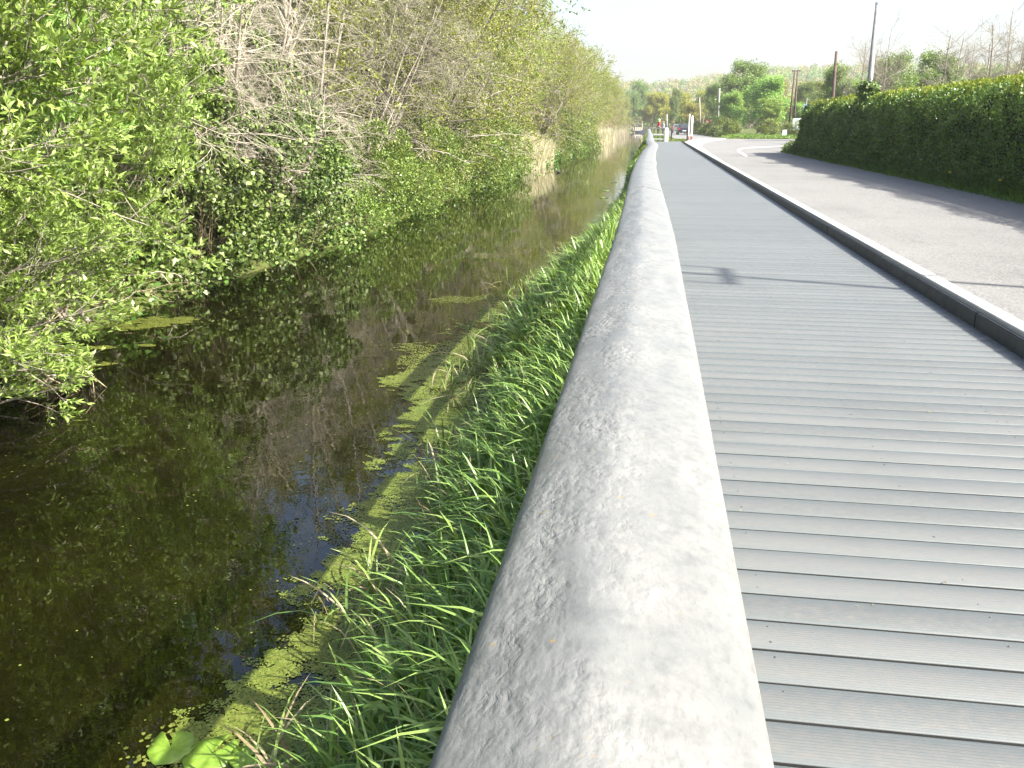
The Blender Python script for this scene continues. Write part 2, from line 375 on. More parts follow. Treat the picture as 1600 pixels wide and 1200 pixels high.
def make_plant(name, wood, leaf, mw, ml, crown='crown', stem='trunk'):
    root = empty(name)
    if wood is not None: link(stem, mesh_np(stem, wood[0], wood[1], smooth=True), mw, root)
    if leaf is not None:
        rs = np.random.RandomState(len(leaf[1]) % 1000)
        link(crown, mesh_np(crown, leaf[0], leaf[1], rs.uniform(0, 1, len(leaf[1]))), ml, root)
    return root
def place(root, loc, rz=0, sc=(1, 1, 1), label=None, cat=None, group=None, first=False, name=None):
    if isinstance(sc, (int, float)): sc = (sc,) * 3
    if first: r = root; chs = []
    else:
        r = root.copy(); C.objects.link(r)
        if name: r.name = name
        for k in ('label', 'category', 'group', 'used'):
            if k in r: del r[k]
        for ch in root.children:
            c = ch.copy(); C.objects.link(c); c.parent = r; c.name = ch.name.split('.')[0]
            if 'label' in c: pass
    r.location = loc; r.rotation_euler = (0, 0, rz); r.scale = sc
    return props(r, label, cat, group)
_used = set()
def put(root, *a, **k):
    f = root.name not in _used
    _used.add(root.name)
    return place(root, *a, first=f, **k)

class MB:
    """collects boxes, cylinders and prisms into ONE mesh"""
    def __init__(s): s.bm = bmesh.new()
    def box(s, lo, hi, bev=0.0, rz=0, seg=1):
        c = [(a + b) / 2 for a, b in zip(lo, hi)]; d = [abs(b - a) for a, b in zip(lo, hi)]
        r = bmesh.ops.create_cube(s.bm, size=1, matrix=Matrix.Translation(c) @ Matrix.Rotation(rz, 4, 'Z') @ Matrix.Diagonal((*d, 1)))
        if bev:
            es = list({e for v in r['verts'] for e in v.link_edges})
            bmesh.ops.bevel(s.bm, geom=es, offset=bev, segments=seg, affect='EDGES')
        return s
    def cyl(s, p0, p1, r0, r1=None, seg=16):
        p0, p1 = Vector(p0), Vector(p1); d = p1 - p0; r1 = r0 if r1 is None else r1
        q = d.to_track_quat('Z', 'Y').to_matrix().to_4x4()
        bmesh.ops.create_cone(s.bm, cap_ends=True, segments=seg, radius1=r0, radius2=max(r1, 1e-4), depth=d.length, matrix=Matrix.Translation((p0 + p1) / 2) @ q)
        return s
    def sph(s, c, r, sc=(1, 1, 1), seg=12):
        bmesh.ops.create_uvsphere(s.bm, u_segments=seg, v_segments=seg // 2 + 2, radius=r, matrix=Matrix.Translation(c) @ Matrix.Diagonal((*sc, 1)))
        return s
    def loft(s, rings, close=True, caps=True):
        vr = [[s.bm.verts.new(p) for p in ring] for ring in rings]; k = len(vr[0])
        for a, b in zip(vr[:-1], vr[1:]):
            for i in range(k if close else k - 1): s.bm.faces.new((a[i], a[(i + 1) % k], b[(i + 1) % k], b[i]))
        if caps: s.bm.faces.new(vr[0][::-1]); s.bm.faces.new(vr[-1])
        return s
    def build(s, name, mat, parent=None, smooth=False, **k):
        bmesh.ops.recalc_face_normals(s.bm, faces=s.bm.faces)
        me = bpy.data.meshes.new(name); s.bm.to_mesh(me); s.bm.free()
        if smooth:
            for p in me.polygons: p.use_smooth = True
        return link(name, me, mat, parent, **k)

# ------------------------------------------------------------------ places: a photo pixel + a height -> a point
WZ = -1.2
def at(px, py, z):
    x, y = px - 800, py - 600
    fwd = F * math.cos(PITCH) - y * math.sin(PITCH); dn = y * math.cos(PITCH) + F * math.sin(PITCH)
    t = (1.5 - z) / dn; X, D = x * t, fwd * t
    return (X * math.cos(YAW) - D * math.sin(YAW), D * math.cos(YAW) + X * math.sin(YAW))
def col(px, py, Y):
    """the point seen at that pixel at distance Y down the walk -> x, z"""
    x, y = px - 800, py - 600
    fwd = F * math.cos(PITCH) - y * math.sin(PITCH); dn = y * math.cos(PITCH) + F * math.sin(PITCH)
    dx = x * math.cos(YAW) - fwd * math.sin(YAW); dy = fwd * math.cos(YAW) + x * math.sin(YAW); t = Y / dy
    return dx * t, 1.5 - dn * t

def lerp(x, xs, ys): return np.interp(x, xs, ys)
def smooth01(t): t = np.clip(t, 0, 1); return t * t * (3 - 2 * t)
_rg = np.random.RandomState(5)
_ph = _rg.uniform(0, 6.28, (10, 2)); _fr = _rg.normal(0, 1, (10, 2))
def fbm(x, y, s):
    v = 0; 
    for i in range(10):
        k = 1 + i * 0.45
        v = v + np.sin((x * _fr[i, 0] + y * _fr[i, 1]) / s * k + _ph[i, 0]) / k
    return v / 2.6
def near_edge(y):      # waterline of the near bank
    return np.interp(y, [0, 3.5, 5, 7, 9, 11, 13, 16, 20, 37, 60], [-1.1, -1.25, -1.32, -1.42, -1.62, -1.75, -1.75, -1.5, -1.35, -1.15, -1.5]) + 0.05 * fbm(y * 0 + 3, y, 1.2) + 0.05 * fbm(y * 0, y, .4)
def far_edge(y):
    return -7.35 + 0.25 * fbm(y * 0 + 9, y, 3.5)
def ground_z(x, y):
    x = np.asarray(x, float); y = np.asarray(y, float)
    ne = near_edge(y); fe = far_edge(y)
    nb = np.interp(x - ne, [-0.9, 0.0, .8, 1.2], [-1.9, -1.22, -0.52, -0.22])
    fb = np.interp(fe - x, [-0.9, 0.0, .5, 1.5, 4, 12], [-1.9, -1.22, -.95, -.45, 0.1, .6])
    z = np.where(x > (ne + fe) / 2, nb, fb)
    t = smooth01((y - 84.2) / 1.2)
    right = np.interp(x, [2.58, 2.62, 6.85, 7.3, 9.0, 20, 60, 400], [0, 1, 1, 1.0, 1.0, 1, 1, 1])
    rz_ = np.interp(x, [2.6, 6.85, 7.3, 9, 20, 60, 400], [.05, .05, .22, .35, .5, 1.2, 8])
    tj = smooth01((y - 50) / 3)                       # junction: flat to the right beyond the hedge
    rz_ = rz_ * (1 - tj) + .05 * tj
    z = np.where(x > 2.58, z * (1 - right) + rz_ * right, z)
    # past the end of the boardwalk the ground comes up to road level
    up = np.interp(x, [-1.2, -0.6, 2.6], [0, 1, 1]) * t
    z = np.where(x <= 2.62, z * (1 - up) + (.05 + .28 * smooth01((y - 87) / 6) * np.interp(x, [-.6, 1.6, 2.2], [1, 1, 0])) * up, z)
    # the far verge and the hills
    vx = np.where(y < 400, 6.9 - .8 * smooth01((y - 110) / 50) + 30 * (1 - smooth01((y - 60) / 2)), 6)
    verge = smooth01((y - 94.5) / 2) * smooth01((x - vx) / 2.5)
    z = z + verge * (.25 + 3.0 * smooth01((y - 110) / 120) * smooth01((x - 14) / 60))
    hill = 28 * smooth01((y - 430) / 330) + 6 * smooth01((y - 300) / 300) * smooth01((x - 20) / 80)
    canal = 1 - np.exp(-((x + 5) / 14) ** 2) * (1 - smooth01((y - 430) / 60))
    z = z + hill * canal * (1 + .12 * fbm(x, y, 60))
    return z

# ---- ground sheet
def grid_mesh(name, xs, ys, zf):
    X, Y = np.meshgrid(xs, ys); Z = zf(X, Y); nx, ny = len(xs), len(ys)
    V = np.stack([X, Y, Z], -1).reshape(-1, 3); idx = np.arange(nx * ny).reshape(ny, nx)
    Fc = np.stack([idx[:-1, :-1], idx[:-1, 1:], idx[1:, 1:], idx[1:, :-1]], -1).reshape(-1, 4)
    return mesh_np(name, V, Fc, smooth=True)
xs = np.unique(np.round(np.concatenate([np.linspace(-1200, -60, 12), np.linspace(-60, -12, 25), np.linspace(-12, 10, 120), [2.58, 2.62], np.linspace(10, 60, 50), np.linspace(60, 400, 18), np.linspace(400, 1200, 6)]), 3))
ys = np.unique(np.round(np.concatenate([np.linspace(-300, -6, 10), np.linspace(-6, 40, 140), np.linspace(40, 100, 90), np.linspace(100, 160, 30), np.linspace(160, 900, 90), np.linspace(900, 1600, 6)]), 3))
link('ground', grid_mesh('ground', xs, ys, ground_z), M['soil'], kind='structure')
wv = np.array([[-8.4, -60, WZ], [-1.2, -60, WZ], [-1.2, 430, WZ], [-8.4, 430, WZ]])
link('water', mesh_np('water', wv, [[0, 1, 2, 3]]), M['water'], kind='structure')

# ---- road: the lane beside the walk, curving right at the junction, and straight on past it
def sheet(name, pts, z, mat, **k):
    bm = bmesh.new(); f = bm.faces.new([bm.verts.new((x, y, z)) for x, y in pts]); bmesh.ops.triangulate(bm, faces=[f])
    bmesh.ops.recalc_face_normals(bm, faces=bm.faces)
    me = bpy.data.meshes.new(name); bm.to_mesh(me); bm.free()
    if me.polygons[0].normal.z < 0: me.flip_normals()
    return link(name, me, mat, **k)
RZ = 0.10
road_pts = [(2.72, -40), (6.9, -40), (6.95, 30), (7.05, 44), (7.7, 48.5), (9.5, 52), (13, 54.5), (22, 56), (120, 58), (120, 95), (40, 94.6), (14, 94.2), (9.2, 95.5), (7.5, 99), (6.9, 106), (6.7, 125), (6.3, 150), (6.0, 230), (1.8, 230), (1.9, 97), (3.0, 94.5), (3.4, 90.2), (4.8, 89.2), (6.4, 87.3), (5.0, 82), (3.9, 72), (3.1, 60), (2.8, 44), (2.72, 30)]
sheet('road', road_pts, RZ, M['road'], kind='structure')
# pale pavement strip widening between the kerb and the junction
pv = [(2.69, 34), (2.80, 44), (3.1, 60), (3.9, 72), (5.0, 82), (6.4, 87.3), (7.4, 95.5), (5.8, 93.5), (4.2, 89), (3.2, 84), (2.69, 76)]
b = MB(); bmv = [[(x, y, .02) for x, y in pv], [(x, y, .155) for x, y in pv]]; b.loft(bmv)
b.build('pavement', M['concrete'], kind='structure')

# ---- kerb: dark edging face to the deck, pale concrete on top
kerb = empty('kerb', (2.6, 0, 0)); props(kerb, 'long white concrete kerb with dark edging between boardwalk and road', 'kerb')
b = MB()
yk = -20.0
while yk < 76: b.box((-.048, yk + .006, -.1), (.09, yk + 6 - .006, .148), .008); yk += 6
ko = b.build('concrete_top', M['concrete'], kerb)
for v in ko.data.vertices: pass
b = MB(); yk = -20.0
while yk < 76:
    j = random.Random(int(yk * 7)).uniform(-.003, .003); b.box((-.085 + j, yk + .003, -.2), (-.052, yk + 3 - .003, .118 + j), .008, 0, 2); yk += 3
b.build('edging', M['edge_dark'], kerb)

# ---- boardwalk
rs = np.random.RandomState(11); PITCHB = 0.163; GAP = 0.011; NB = int(100 / PITCHB)
y0 = -14.0 + .04
prof_y = []; 
e = 0.004; W_ = PITCHB - GAP
py_ = np.array([0, 0, e, W_ - e, W_, W_]); pz_ = np.array([-.03, -e, 0, 0, -e, -.03])
Vb = []; Fb = []; rb = []; off = 0
for i in range(NB):
    yb = y0 + i * PITCHB; xa, xb = -.32 + rs.uniform(-.01, .01), 2.512; dz = rs.normal(0, .0006); tl = rs.normal(0, .0010)
    a = np.stack([np.full(6, xa), yb + py_, pz_ + dz], -1); c = np.stack([np.full(6, xb), yb + py_ + tl, pz_ + dz], -1)
    Vb += [a, c]
    for q in range(5): Fb.append((off + q, off + q + 1, off + 7 + q, off + 6 + q)); rb.append(rs.uniform())
    r0 = rb[-1]
    for q in range(5): rb[-1 - q] = r0
    off += 12
deck = empty('boardwalk'); props(deck, kind='structure')
me = mesh_np('planks', np.concatenate(Vb), Fb, rb); me.flip_normals(); me.materials.append(M['deck']); me.materials.append(M['gap'])
me.polygons.foreach_set('material_index', np.tile([1, 0, 0, 0, 1], NB).astype(np.int32))
link('planks', me, None, deck)
b = MB()
for x in (-.2, .55, 1.3, 2.05, 2.45): b.box((x - .04, -14, -.2), (x + .04, 85.8, -.034))
b.build('joists', M['steel'], deck)
# screw heads: two rows per joist, near boards only
b = MB()
for i in range(NB):
    yb = y0 + i * PITCHB
    if 1 < yb < 12:
        for x in (.42, 1.12, 1.86, 2.38):
            for dy in (.035, .12):
                if rs.uniform() < .42: b.cyl((x + rs.normal(0, .006), yb + dy, -.004), (x + rs.normal(0, .002), yb + dy, .0010), .0036, .003, 7)
b.build('screws', M['edge_dark'], deck)

rs = np.random.RandomState(71); n = 70; x = rs.uniform(.25, 2.4, n); y = 1.4 + 16 * rs.uniform(0, 1, n) ** 1.3
V, Fc = leaves(rs, np.stack([x, y, np.full(n, .004)], -1), rs.normal(0, 1, (n, 3)) * (1, 1, .12), .016, .5, 3, .15)
link('leaf_litter', mesh_np('leaf_litter', V, Fc, rs.uniform(0, 1, n)), M['dead'], kind='stuff')

# ---- railing: long moulded cap sections on posts with lower rails
def cap_off(y):
    dx = lerp(y, [-5, 3.4, 5.6, 7.5, 9.75, 12, 15, 17, 19, 22, 25, 36, 60, 84], [.0205, .0205, -.004, -.028, -.041, -.038, -.023, .012, .027, -.02, -.06, -.10, -.26, -.42])
    dz = lerp(y, [-5, 4, 8, 12, 16, 20, 30, 84], [0, 0, .0, -.015, -.01, 0, .0, .02])
    return dx, dz
CAPZ = 1.13
PROF = [(-.105, -.050), (-.148, -.062), (-.158, -.054), (-.157, -.042), (-.149, -.032), (-.128, -.0215), (-.100, -.0115), (-.075, -.0045), (-.050, 0), (-.025, -.0035),
        (.010, -.010), (.045, -.018), (.068, -.024), (.079, -.030), (.084, -.038), (.084, -.050), (.076, -.060), (.040, -.050)]
rail = empty('railing', (0, 0, 0)); props(rail, 'grey weathered moulded railing running the length of the boardwalk beside the canal', 'railing')
joints = [-6, 5.6, 9.75, 15.6, 21.6, 27.6, 33.6, 39.6, 45.6, 51.6, 57.6, 63.6, 69.6, 75.6, 81.0, 84.3]
for ja, jb in zip(joints[:-1], joints[1:]):
    ya, yb = ja + .013, jb - .013
    step = .02 if ja < 0 else .25
    yy = np.arange(ya, yb, step); yy = np.append(yy[:-1], yb)
    if step < .1: yy = np.concatenate([np.linspace(ya, .15, 30), np.linspace(.17, 3, 180), np.linspace(3.04, yb, 60)])
    rings = []
    pf = PROF
    if ja < 0:       # finer cross-section near the camera
        pf = []
        for (a0, b0), (a1, b1) in zip(PROF[:-1], PROF[1:]):
            for q in range(3): pf.append((a0 + (a1 - a0) * q / 3, b0 + (b1 - b0) * q / 3))
        pf.append(PROF[-1])
    # smooth the finer profile
    pa = np.array(pf)
    if ja < 0:
        for _ in range(3): pa[1:-1] = (pa[:-2] + 2 * pa[1:-1] + pa[2:]) / 4
    dx, dz = cap_off(yy)
    X = (pa[None, :, 0] + .037) * .95 - .037 + dx[:, None]; Z = CAPZ + pa[None, :, 1] + dz[:, None]; Y = np.repeat(yy[:, None], len(pa), 1)
    und = .0020 * fbm(X * 2.2, Y, .35) + .0008 * fbm(X * 5, Y + 30, .07)
    edge = .0008 * fbm(X * 0 + 2, Y, .35)
    Z = Z + und; X = X + edge
    k = len(pa); n = len(yy)
    V = np.stack([X, Y, Z], -1).reshape(-1, 3); idx = np.arange(n * k).reshape(n, k)
    a = idx[:-1]; b2 = np.roll(a, -1, 1); c = idx[1:]; d = np.roll(c, -1, 1)
    Fc = np.stack([a, c, d, b2], -1).reshape(-1, 4)
    me = mesh_np('cap', V, Fc, smooth=True)
    if np.mean([p.normal.z for p in me.polygons if p.center.z > CAPZ - .02]) < 0: me.flip_normals()
    bm = bmesh.new(); bm.from_mesh(me)
    f0 = bm.faces.new([bm.verts.new(V[i]) for i in idx[0]]); f1 = bm.faces.new([bm.verts.new(V[i]) for i in idx[-1][::-1]])
    f0.smooth = f1.smooth = False; bm.to_mesh(me); bm.free()
    link('cap', me, M['cap'], rail)
for i, yp in enumerate(np.arange(-5.2, 84, 2.0)):
    dx, dz = cap_off(yp)
    b = MB(); b.box((-.085 + dx, yp - .05, -.55), (.005 + dx, yp + .05, CAPZ - .045 + dz), .006); b.build('post', M['steel'], rail)
for zz in (.34, .72):
    b = MB(); rings = []
    for yp in list(np.arange(-5.5, 84.1, 1.6)) + [84.1]:
        dx, dz = cap_off(yp); x = .035 + dx
        rings.append([(x - .028, yp, zz - .045), (x + .022, yp, zz - .045), (x + .022, yp, zz + .045), (x - .028, yp, zz + .045)])
    b.loft(rings); b.build('lower_rail', M['rail_grey'], rail)
# end fence turning across the walk
ef = empty('end_fence', (-.5, 84.9, 0)); props(ef, 'short pale three-railed fence across the far end of the boardwalk', 'fence')
for zz, th in ((1.19, .11), (.62, .12), (.22, .10)):
    b = MB(); b.box((0, -.06, zz - th / 2), (1.78, .06, zz + th / 2), .01); b.build('rail', M['rail_grey'] if zz < 1 else M['cap'], ef)
for k, x in enumerate((.13, .53, .93, 1.33)):
    b = MB(); b.box((x - .05, .07, -.45), (x + .05, .16, 1.12), .008); b.build('post', M['steel'], ef)
b = MB(); b.box((1.52, -.10, -.4), (1.84, .14, 1.22), .03); b.build('end_post', M['white'], ef)
# bollards
for (px, lab) in ((1049, 'dark bollard beside the white end post of the far fence'), (1074, 'dark bollard in front of the tall white marker posts')):
    x, y = at(px, 221, 0); r = empty('bollard', (x, y + 1.0, 0)); props(r, lab, 'bollard', 'bollards at the end of the boardwalk')
    b = MB(); b.box((-.065, -.065, -.2), (.065, .065, 1.10), .012); b.build('post', M['bollard'], r)
    b = MB(); b.cyl((0, 0, 1.10), (0, 0, 1.17), .062, .035, 12); b.build('top', M['bollard'], r)
for (px, w_, t_, lab) in ((1075.5, .10, 178, 'slimmer white marker post behind the right-hand bollard'), (1080, .17, 181, 'thicker white marker post with stained foot beside the pavement')):
    x, y = at(px, 218.5, .1); _, zt = col(px, t_, y)
    r = empty('marker_post', (x, y, .1)); props(r, lab, 'post', 'tall white posts at the junction')
    b = MB(); b.box((-w_ / 2, -.05, 0), (w_ / 2, .05, zt - .1), .015); b.build('shaft', M['white'], r)
    b = MB(); b.box((-w_ / 2 - .01, -.062, 0), (w_ / 2 + .01, .062, .35), .01); b.build('foot', M['brown'], r)

# ---- white line on the road
ln = [at(1166, 244, RZ), at(1154, 235.5, RZ), at(1158, 232.5, RZ), at(1175, 230.6, RZ), at(1205, 229.2, RZ), at(1250, 227.8, RZ), at(1330, 226.5, RZ)]
pts = [Vector((*p, RZ + .004)) for p in ln]
sm = []
for i in range(len(pts) - 1):
    for q in range(6):
        p0, p1, p2, p3 = pts[max(i - 1, 0)], pts[i], pts[i + 1], pts[min(i + 2, len(pts) - 1)]; t = q / 6
        sm.append(.5 * ((2 * p1) + (p2 - p0) * t + (2 * p0 - 5 * p1 + 4 * p2 - p3) * t * t + (3 * p1 - p0 - 3 * p2 + p3) * t ** 3))
V = []; Fc = []
for i, p in enumerate(sm):
    d = (sm[min(i + 1, len(sm) - 1)] - sm[max(i - 1, 0)]).normalized(); nrm = Vector((-d.y, d.x, 0)) * (.07 if p.x < 6 else .22)
    V += [p + nrm, p - nrm]
    if i: Fc.append((2 * i - 2, 2 * i - 1, 2 * i + 1, 2 * i))
link('road_marking', mesh_np('road_marking', np.array([tuple(v) for v in V]), Fc), M['paint'], kind='structure')

# ================================================================== vegetation of the far bank
def dirs_out(rs, n, spread, bias=(0, 0)):
    a = rs.uniform(0, 2 * math.pi, n); s = rs.uniform(spread[0], spread[1], n)
    return norm(np.stack([np.cos(a) * s + bias[0], np.sin(a) * s + bias[1], np.ones(n)], -1))

def willow(seed, h=6.5, stems=8, leafs=13, bias=(.25, 0)):
    rs = np.random.RandomState(seed); base = rs.normal(0, .22, (stems, 3)) * (1, 1, 0)
    V, Fc, P = woody(rs, base, dirs_out(rs, stems, (.1, .75), bias), h * rs.uniform(.65, 1.1, stems), rs.uniform(.035, .07, stems), [
        dict(wander=.07, pull=(0, 0, .02)),
        dict(n=17, t0=.06, t1=.97, ang=.85, lift=.15, len=2.2, wander=.10, pull=(0, 0, .02), short=.45),
        dict(n=8, t0=.15, t1=1, ang=.75, lift=.1, len=.85, wander=.12, pull=(0, 0, .03), rmin=.004),
        dict(n=5, t0=.2, t1=1, ang=.6, lift=.12, len=.42, wander=.1, pull=(0, 0, .05), rmin=.0022)])
    S, T = along(rs, P, leafs)
    D = T * .8 + rs.normal(0, .55, S.shape); D[:, 2] += .1
    lf = leaves(rs, S, D, .092, .30, .7, .1)
    return make_plant('willow_tree', (V, Fc), lf, M['bark_pale'], M['willow'])
def alder(seed, h=9.5, stems=3, lean=(.15, .05), leafs=6, lsize=.055, mw='bark_pale', ml='alder', name='alder_tree', droop=-.02, n1=24, spread=(.03, .3), low=.12, wig=.14, len1=3.4, thick=1.0, n3=6):
    rs = np.random.RandomState(seed); base = rs.normal(0, .3, (stems, 3)) * (1, 1, 0)
    V, Fc, P = woody(rs, base, dirs_out(rs, stems, spread, lean), h * rs.uniform(.75, 1.08, stems), rs.uniform(.06, .12, stems) * thick, [
        dict(wander=.045, pull=(0, 0, .02)),
        dict(n=n1, t0=low, t1=.98, ang=1.15, lift=.05, len=len1, wander=wig * .8, pull=(.02, 0, droop), short=.5, rs=.42),
        dict(n=8, t0=.2, t1=1, ang=.75, lift=.02, len=1.35, wander=wig, pull=(0, 0, droop * 1.5), rs=.5, rmin=.005),
        dict(n=n3, t0=.15, t1=1, ang=.7, lift=0, len=.62, wander=wig, pull=(0, 0, droop), rmin=.0028)])
    lf = None
    if leafs:
        S, T = along(rs, P, leafs); D = T * .5 + rs.normal(0, .7, S.shape)
        lf = leaves(rs, S, D, lsize, .8, .6, .1, 6)
    return make_plant(name, (V, Fc), lf, M[mw], M[ml])
def mound(seed, rx, ry, h, nclump, n, lsize, ratio, ml, name, shape=6, mw='bark_brown', crad=(.22, .5), droop=0.0, twigs=True):
    rs = np.random.RandomState(seed)
    a = rs.uniform(0, 2 * math.pi, nclump); q = np.sqrt(rs.uniform(.1, 1, nclump)); z = rs.uniform(0.05, 1, nclump)
    lim = np.sqrt(np.clip(1 - (z * .95) ** 2, 0.05, 1))
    cen = np.stack([np.cos(a) * q * rx * lim, np.sin(a) * q * ry * lim, z * h], -1)
    cr = rs.uniform(crad[0], crad[1], nclump)
    lf = clump_leaves(rs, cen, cr, n, lsize, ratio, shape, droop=droop)
    st = 15; ba = np.zeros((st, 3)); ba[:, :2] = rs.normal(0, .25, (st, 2)); tg = cen[rs.randint(0, nclump, st)]
    P, Rr = grow(rs, ba, tg - ba + (0, 0, .3), np.linalg.norm(tg - ba, axis=1) * 1.05, rs.uniform(.005, .014, st), 8, .1, (0, 0, 0))
    S, D, r, rel = kids(rs, P, Rr, 9, .3, 1, .7, .05); P2, R2 = grow(rs, S, D, np.full(len(S), .7), np.maximum(r, .003), 5, .15)
    V, Fc = join_np([tubes(P, Rr, 5), tubes(P2, R2, 4)])
    return make_plant(name, (V, Fc), lf, M[mw], M[ml], 'foliage', 'stems')
def ivy_tree(seed, h=9, name='ivy_clad_tree'):
    rs = np.random.RandomState(seed); n = 3; base = rs.normal(0, .35, (n, 3)) * (1, 1, 0)
    V, Fc, P = woody(rs, base, dirs_out(rs, n, (0, .2)), h * rs.uniform(.85, 1.1, n), rs.uniform(.08, .14, n), [
        dict(wander=.04), dict(n=18, t0=.2, t1=1, ang=.9, lift=.1, len=2.4, wander=.12, pull=(0, 0, 0), rs=.4),
        dict(n=7, t0=.2, t1=1, ang=.7, lift=0, len=1.1, wander=.12, pull=(0, 0, 0), rmin=.006),
        dict(n=4, t0=.2, t1=1, ang=.7, lift=0, len=.6, wander=.1, pull=(0, 0, 0), rmin=.004)])
    cen = []; cr = []
    for k in range(170):
        z = rs.uniform(0, 1) ** .8 * h; a = rs.uniform(0, 6.28); q = rs.uniform(.2, 1.5) * (1 if z < h * .7 else .7)
        cen.append((math.cos(a) * q, math.sin(a) * q, z)); cr.append(rs.uniform(.25, .6))
    lf1 = clump_leaves(rs, np.array(cen), np.array(cr), 15000, .085, .85, 6, droop=.3)
    S, T = along(rs, P, 4); lf2 = leaves(rs, S, T * .5 + rs.normal(0, .7, S.shape), .07, .8, .5, .1, 6)
    return make_plant(name, (V, Fc), join_np([lf1, lf2]), M['bark_pale'], M['ivy'])
def round_tree(seed, h, r, n, lsize, ml, name, mw='bark_brown', gap=.5, crown0=.25, nb=9):
    rs = np.random.RandomState(seed)
    V, Fc, P = woody(rs, np.zeros((1, 3)), np.array([[.03, .02, 1.]]), np.array([h * .92]), np.array([h * .022]), [
        dict(wander=.04), dict(n=nb * 2, t0=crown0, t1=1, ang=.85, lift=.25, len=r * 1.15, wander=.1, pull=(0, 0, .03), short=.45, rs=.5),
        dict(n=9, t0=.3, t1=1, ang=.8, lift=.15, len=r * .45, wander=.12, pull=(0, 0, .02), rmin=.012),
        dict(n=4, t0=.2, t1=1, ang=.7, lift=.05, len=r * .22, wander=.12, pull=(0, 0, 0), rmin=.006)])
    cen = P[:, -1]; cr = rs.uniform(.06, .17, len(cen)) * r * gap * 2
    lf = clump_leaves(rs, cen, cr, n, lsize, .75, 4, squash=1.0, up=.1)
    return make_plant(name, (V, Fc), lf, M[mw], M[ml])

ORD = 'first second third fourth fifth sixth seventh eighth ninth tenth eleventh twelfth thirteenth fourteenth fifteenth sixteenth seventeenth eighteenth nineteenth twentieth twenty-first twenty-second twenty-third twenty-fourth'.split()
# willows, nearest on the left
W1 = willow(21); W2 = willow(22, 5.0, 8, 13, (.35, .1))
put(W1, (-8.7, 9.3, -.5), .3, (1.05, 1.05, 1.1), 'bright yellow-green willow leaning over the water at the far left of the bank', 'tree', 'willows on the far bank')
put(W2, (-8.0, 6.6, -.75), 0, 1.0, 'low bushy willow whose leafy tips hang over the water at the left edge', 'tree', 'willows on the far bank')
put(W1, (-9.6, 12.6, -.3), 2.2, (1.1, 1.0, 1.15), 'tall willow with pale upright stems just behind the overhanging ivy bush', 'tree', 'willows on the far bank')
put(W2, (-10.5, 6.5, -.2), 4.0, 1.35, 'willow further back behind the low bushy willow at the left edge', 'tree', 'willows on the far bank')
put(W1, (-9.8, 3.6, -.2), 1.2, 1.2, 'willow standing nearest the photographer on the far bank', 'tree', 'willows on the far bank')
put(W2, (-8.3, 11.8, -.7), 5.4, (.8, .8, .75), 'small spreading willow low on the bank beside a pale dead branch', 'tree', 'willows on the far bank')
put(W1, (-10.8, 16.0, -.2), 4.3, 1.1, 'willow half hidden behind the bare arching tree', 'tree', 'willows on the far bank')
put(W2, (-7.3, 7.8, -1.0), 2.6, (.75, .75, .6), 'low willow sprays touching the water below the leaning willow', 'tree', 'willows on the far bank')
put(W2, (-7.4, 9.9, -1.0), 3.9, (.8, .8, .65), 'low willow sprays right beside the trailing dead branch', 'tree', 'willows on the far bank')
put(W2, (-6.75, 5.75, -1.15), 1.1, (.8, .8, .55), 'lowest willow sprays at the left edge of the view', 'tree', 'willows on the far bank')
rs = np.random.RandomState(64)
for i, (x, y) in enumerate([(-9.2, 11.0), (-9.6, 12.2), (-9.1, 13.4), (-9.9, 14.6), (-9.3, 16.4), (-9.8, 17.6), (-9.2, 19.2), (-9.7, 21), (-9.1, 22.8), (-9.6, 24.4)]):
    t = empty('slim_tree', (x, y, -.4)); V, Fc, P = woody(rs, np.zeros((1, 3)), np.array([[rs.uniform(-.05, .22), rs.uniform(-.05, .1), 1.]]), np.array([8.5]), np.array([rs.uniform(.045, .075)]), [
        dict(wander=.035), dict(n=12, t0=.25, t1=1, ang=.9, lift=.2, len=1.8, wander=.12, pull=(0, 0, .02), rs=.4), dict(n=6, t0=.2, t1=1, ang=.7, lift=.05, len=.8, wander=.14, pull=(0, 0, 0), rmin=.004)])
    link('trunk', mesh_np('trunk', V, Fc, smooth=True), M['bark_pale'], t); S, T = along(rs, P, 9); lf = leaves(rs, S, T * .5 + rs.normal(0, .6, S.shape), .06, .7, .6, .1, 6)
    link('crown', mesh_np('crown', lf[0], lf[1], rs.uniform(0, 1, len(lf[1]))), M['alder'], t)
    props(t, ORD[i] + ' slim upright pale-stemmed sapling behind the willows and ivy, from the left', 'tree', 'slim pale saplings on the far bank')
# glossy ivy bushes hanging over the water
I1 = mound(31, 1.7, 1.7, 2.3, 75, 12500, .075, .8, 'ivy', 'ivy_bush', droop=.4, crad=(.14, .36))
I2 = mound(32, 1.5, 2.0, 2.9, 70, 12500, .070, .8, 'ivy', 'ivy_bush', droop=.35, crad=(.14, .36))
GI = 'ivy bushes over the water'
put(I1, (-7.8, 13.9, -1.1), 0, 1.0, 'dark glossy ivy bush overhanging the green weed patch by the far bank', 'bush', GI)
put(I2, (-7.7, 17.6, -1.1), 1, 1.0, 'dark glossy ivy bush under the bare arching branches', 'bush', GI)
put(I1, (-8.6, 21.4, -1.0), 2.5, (1, 1, 1.2), 'glossy ivy bush at the foot of the leaning pale trunks', 'bush', GI)
put(I2, (-9.2, 15.6, -.6), 4, (1.1, 1.1, 1.45), 'tall ivy mass behind the dark overhanging bush', 'bush', GI)
put(I2, (-9.6, 19.6, -.5), 2, (1.1, 1.1, 1.5), 'tall ivy mass behind the bare arching branches', 'bush', GI)
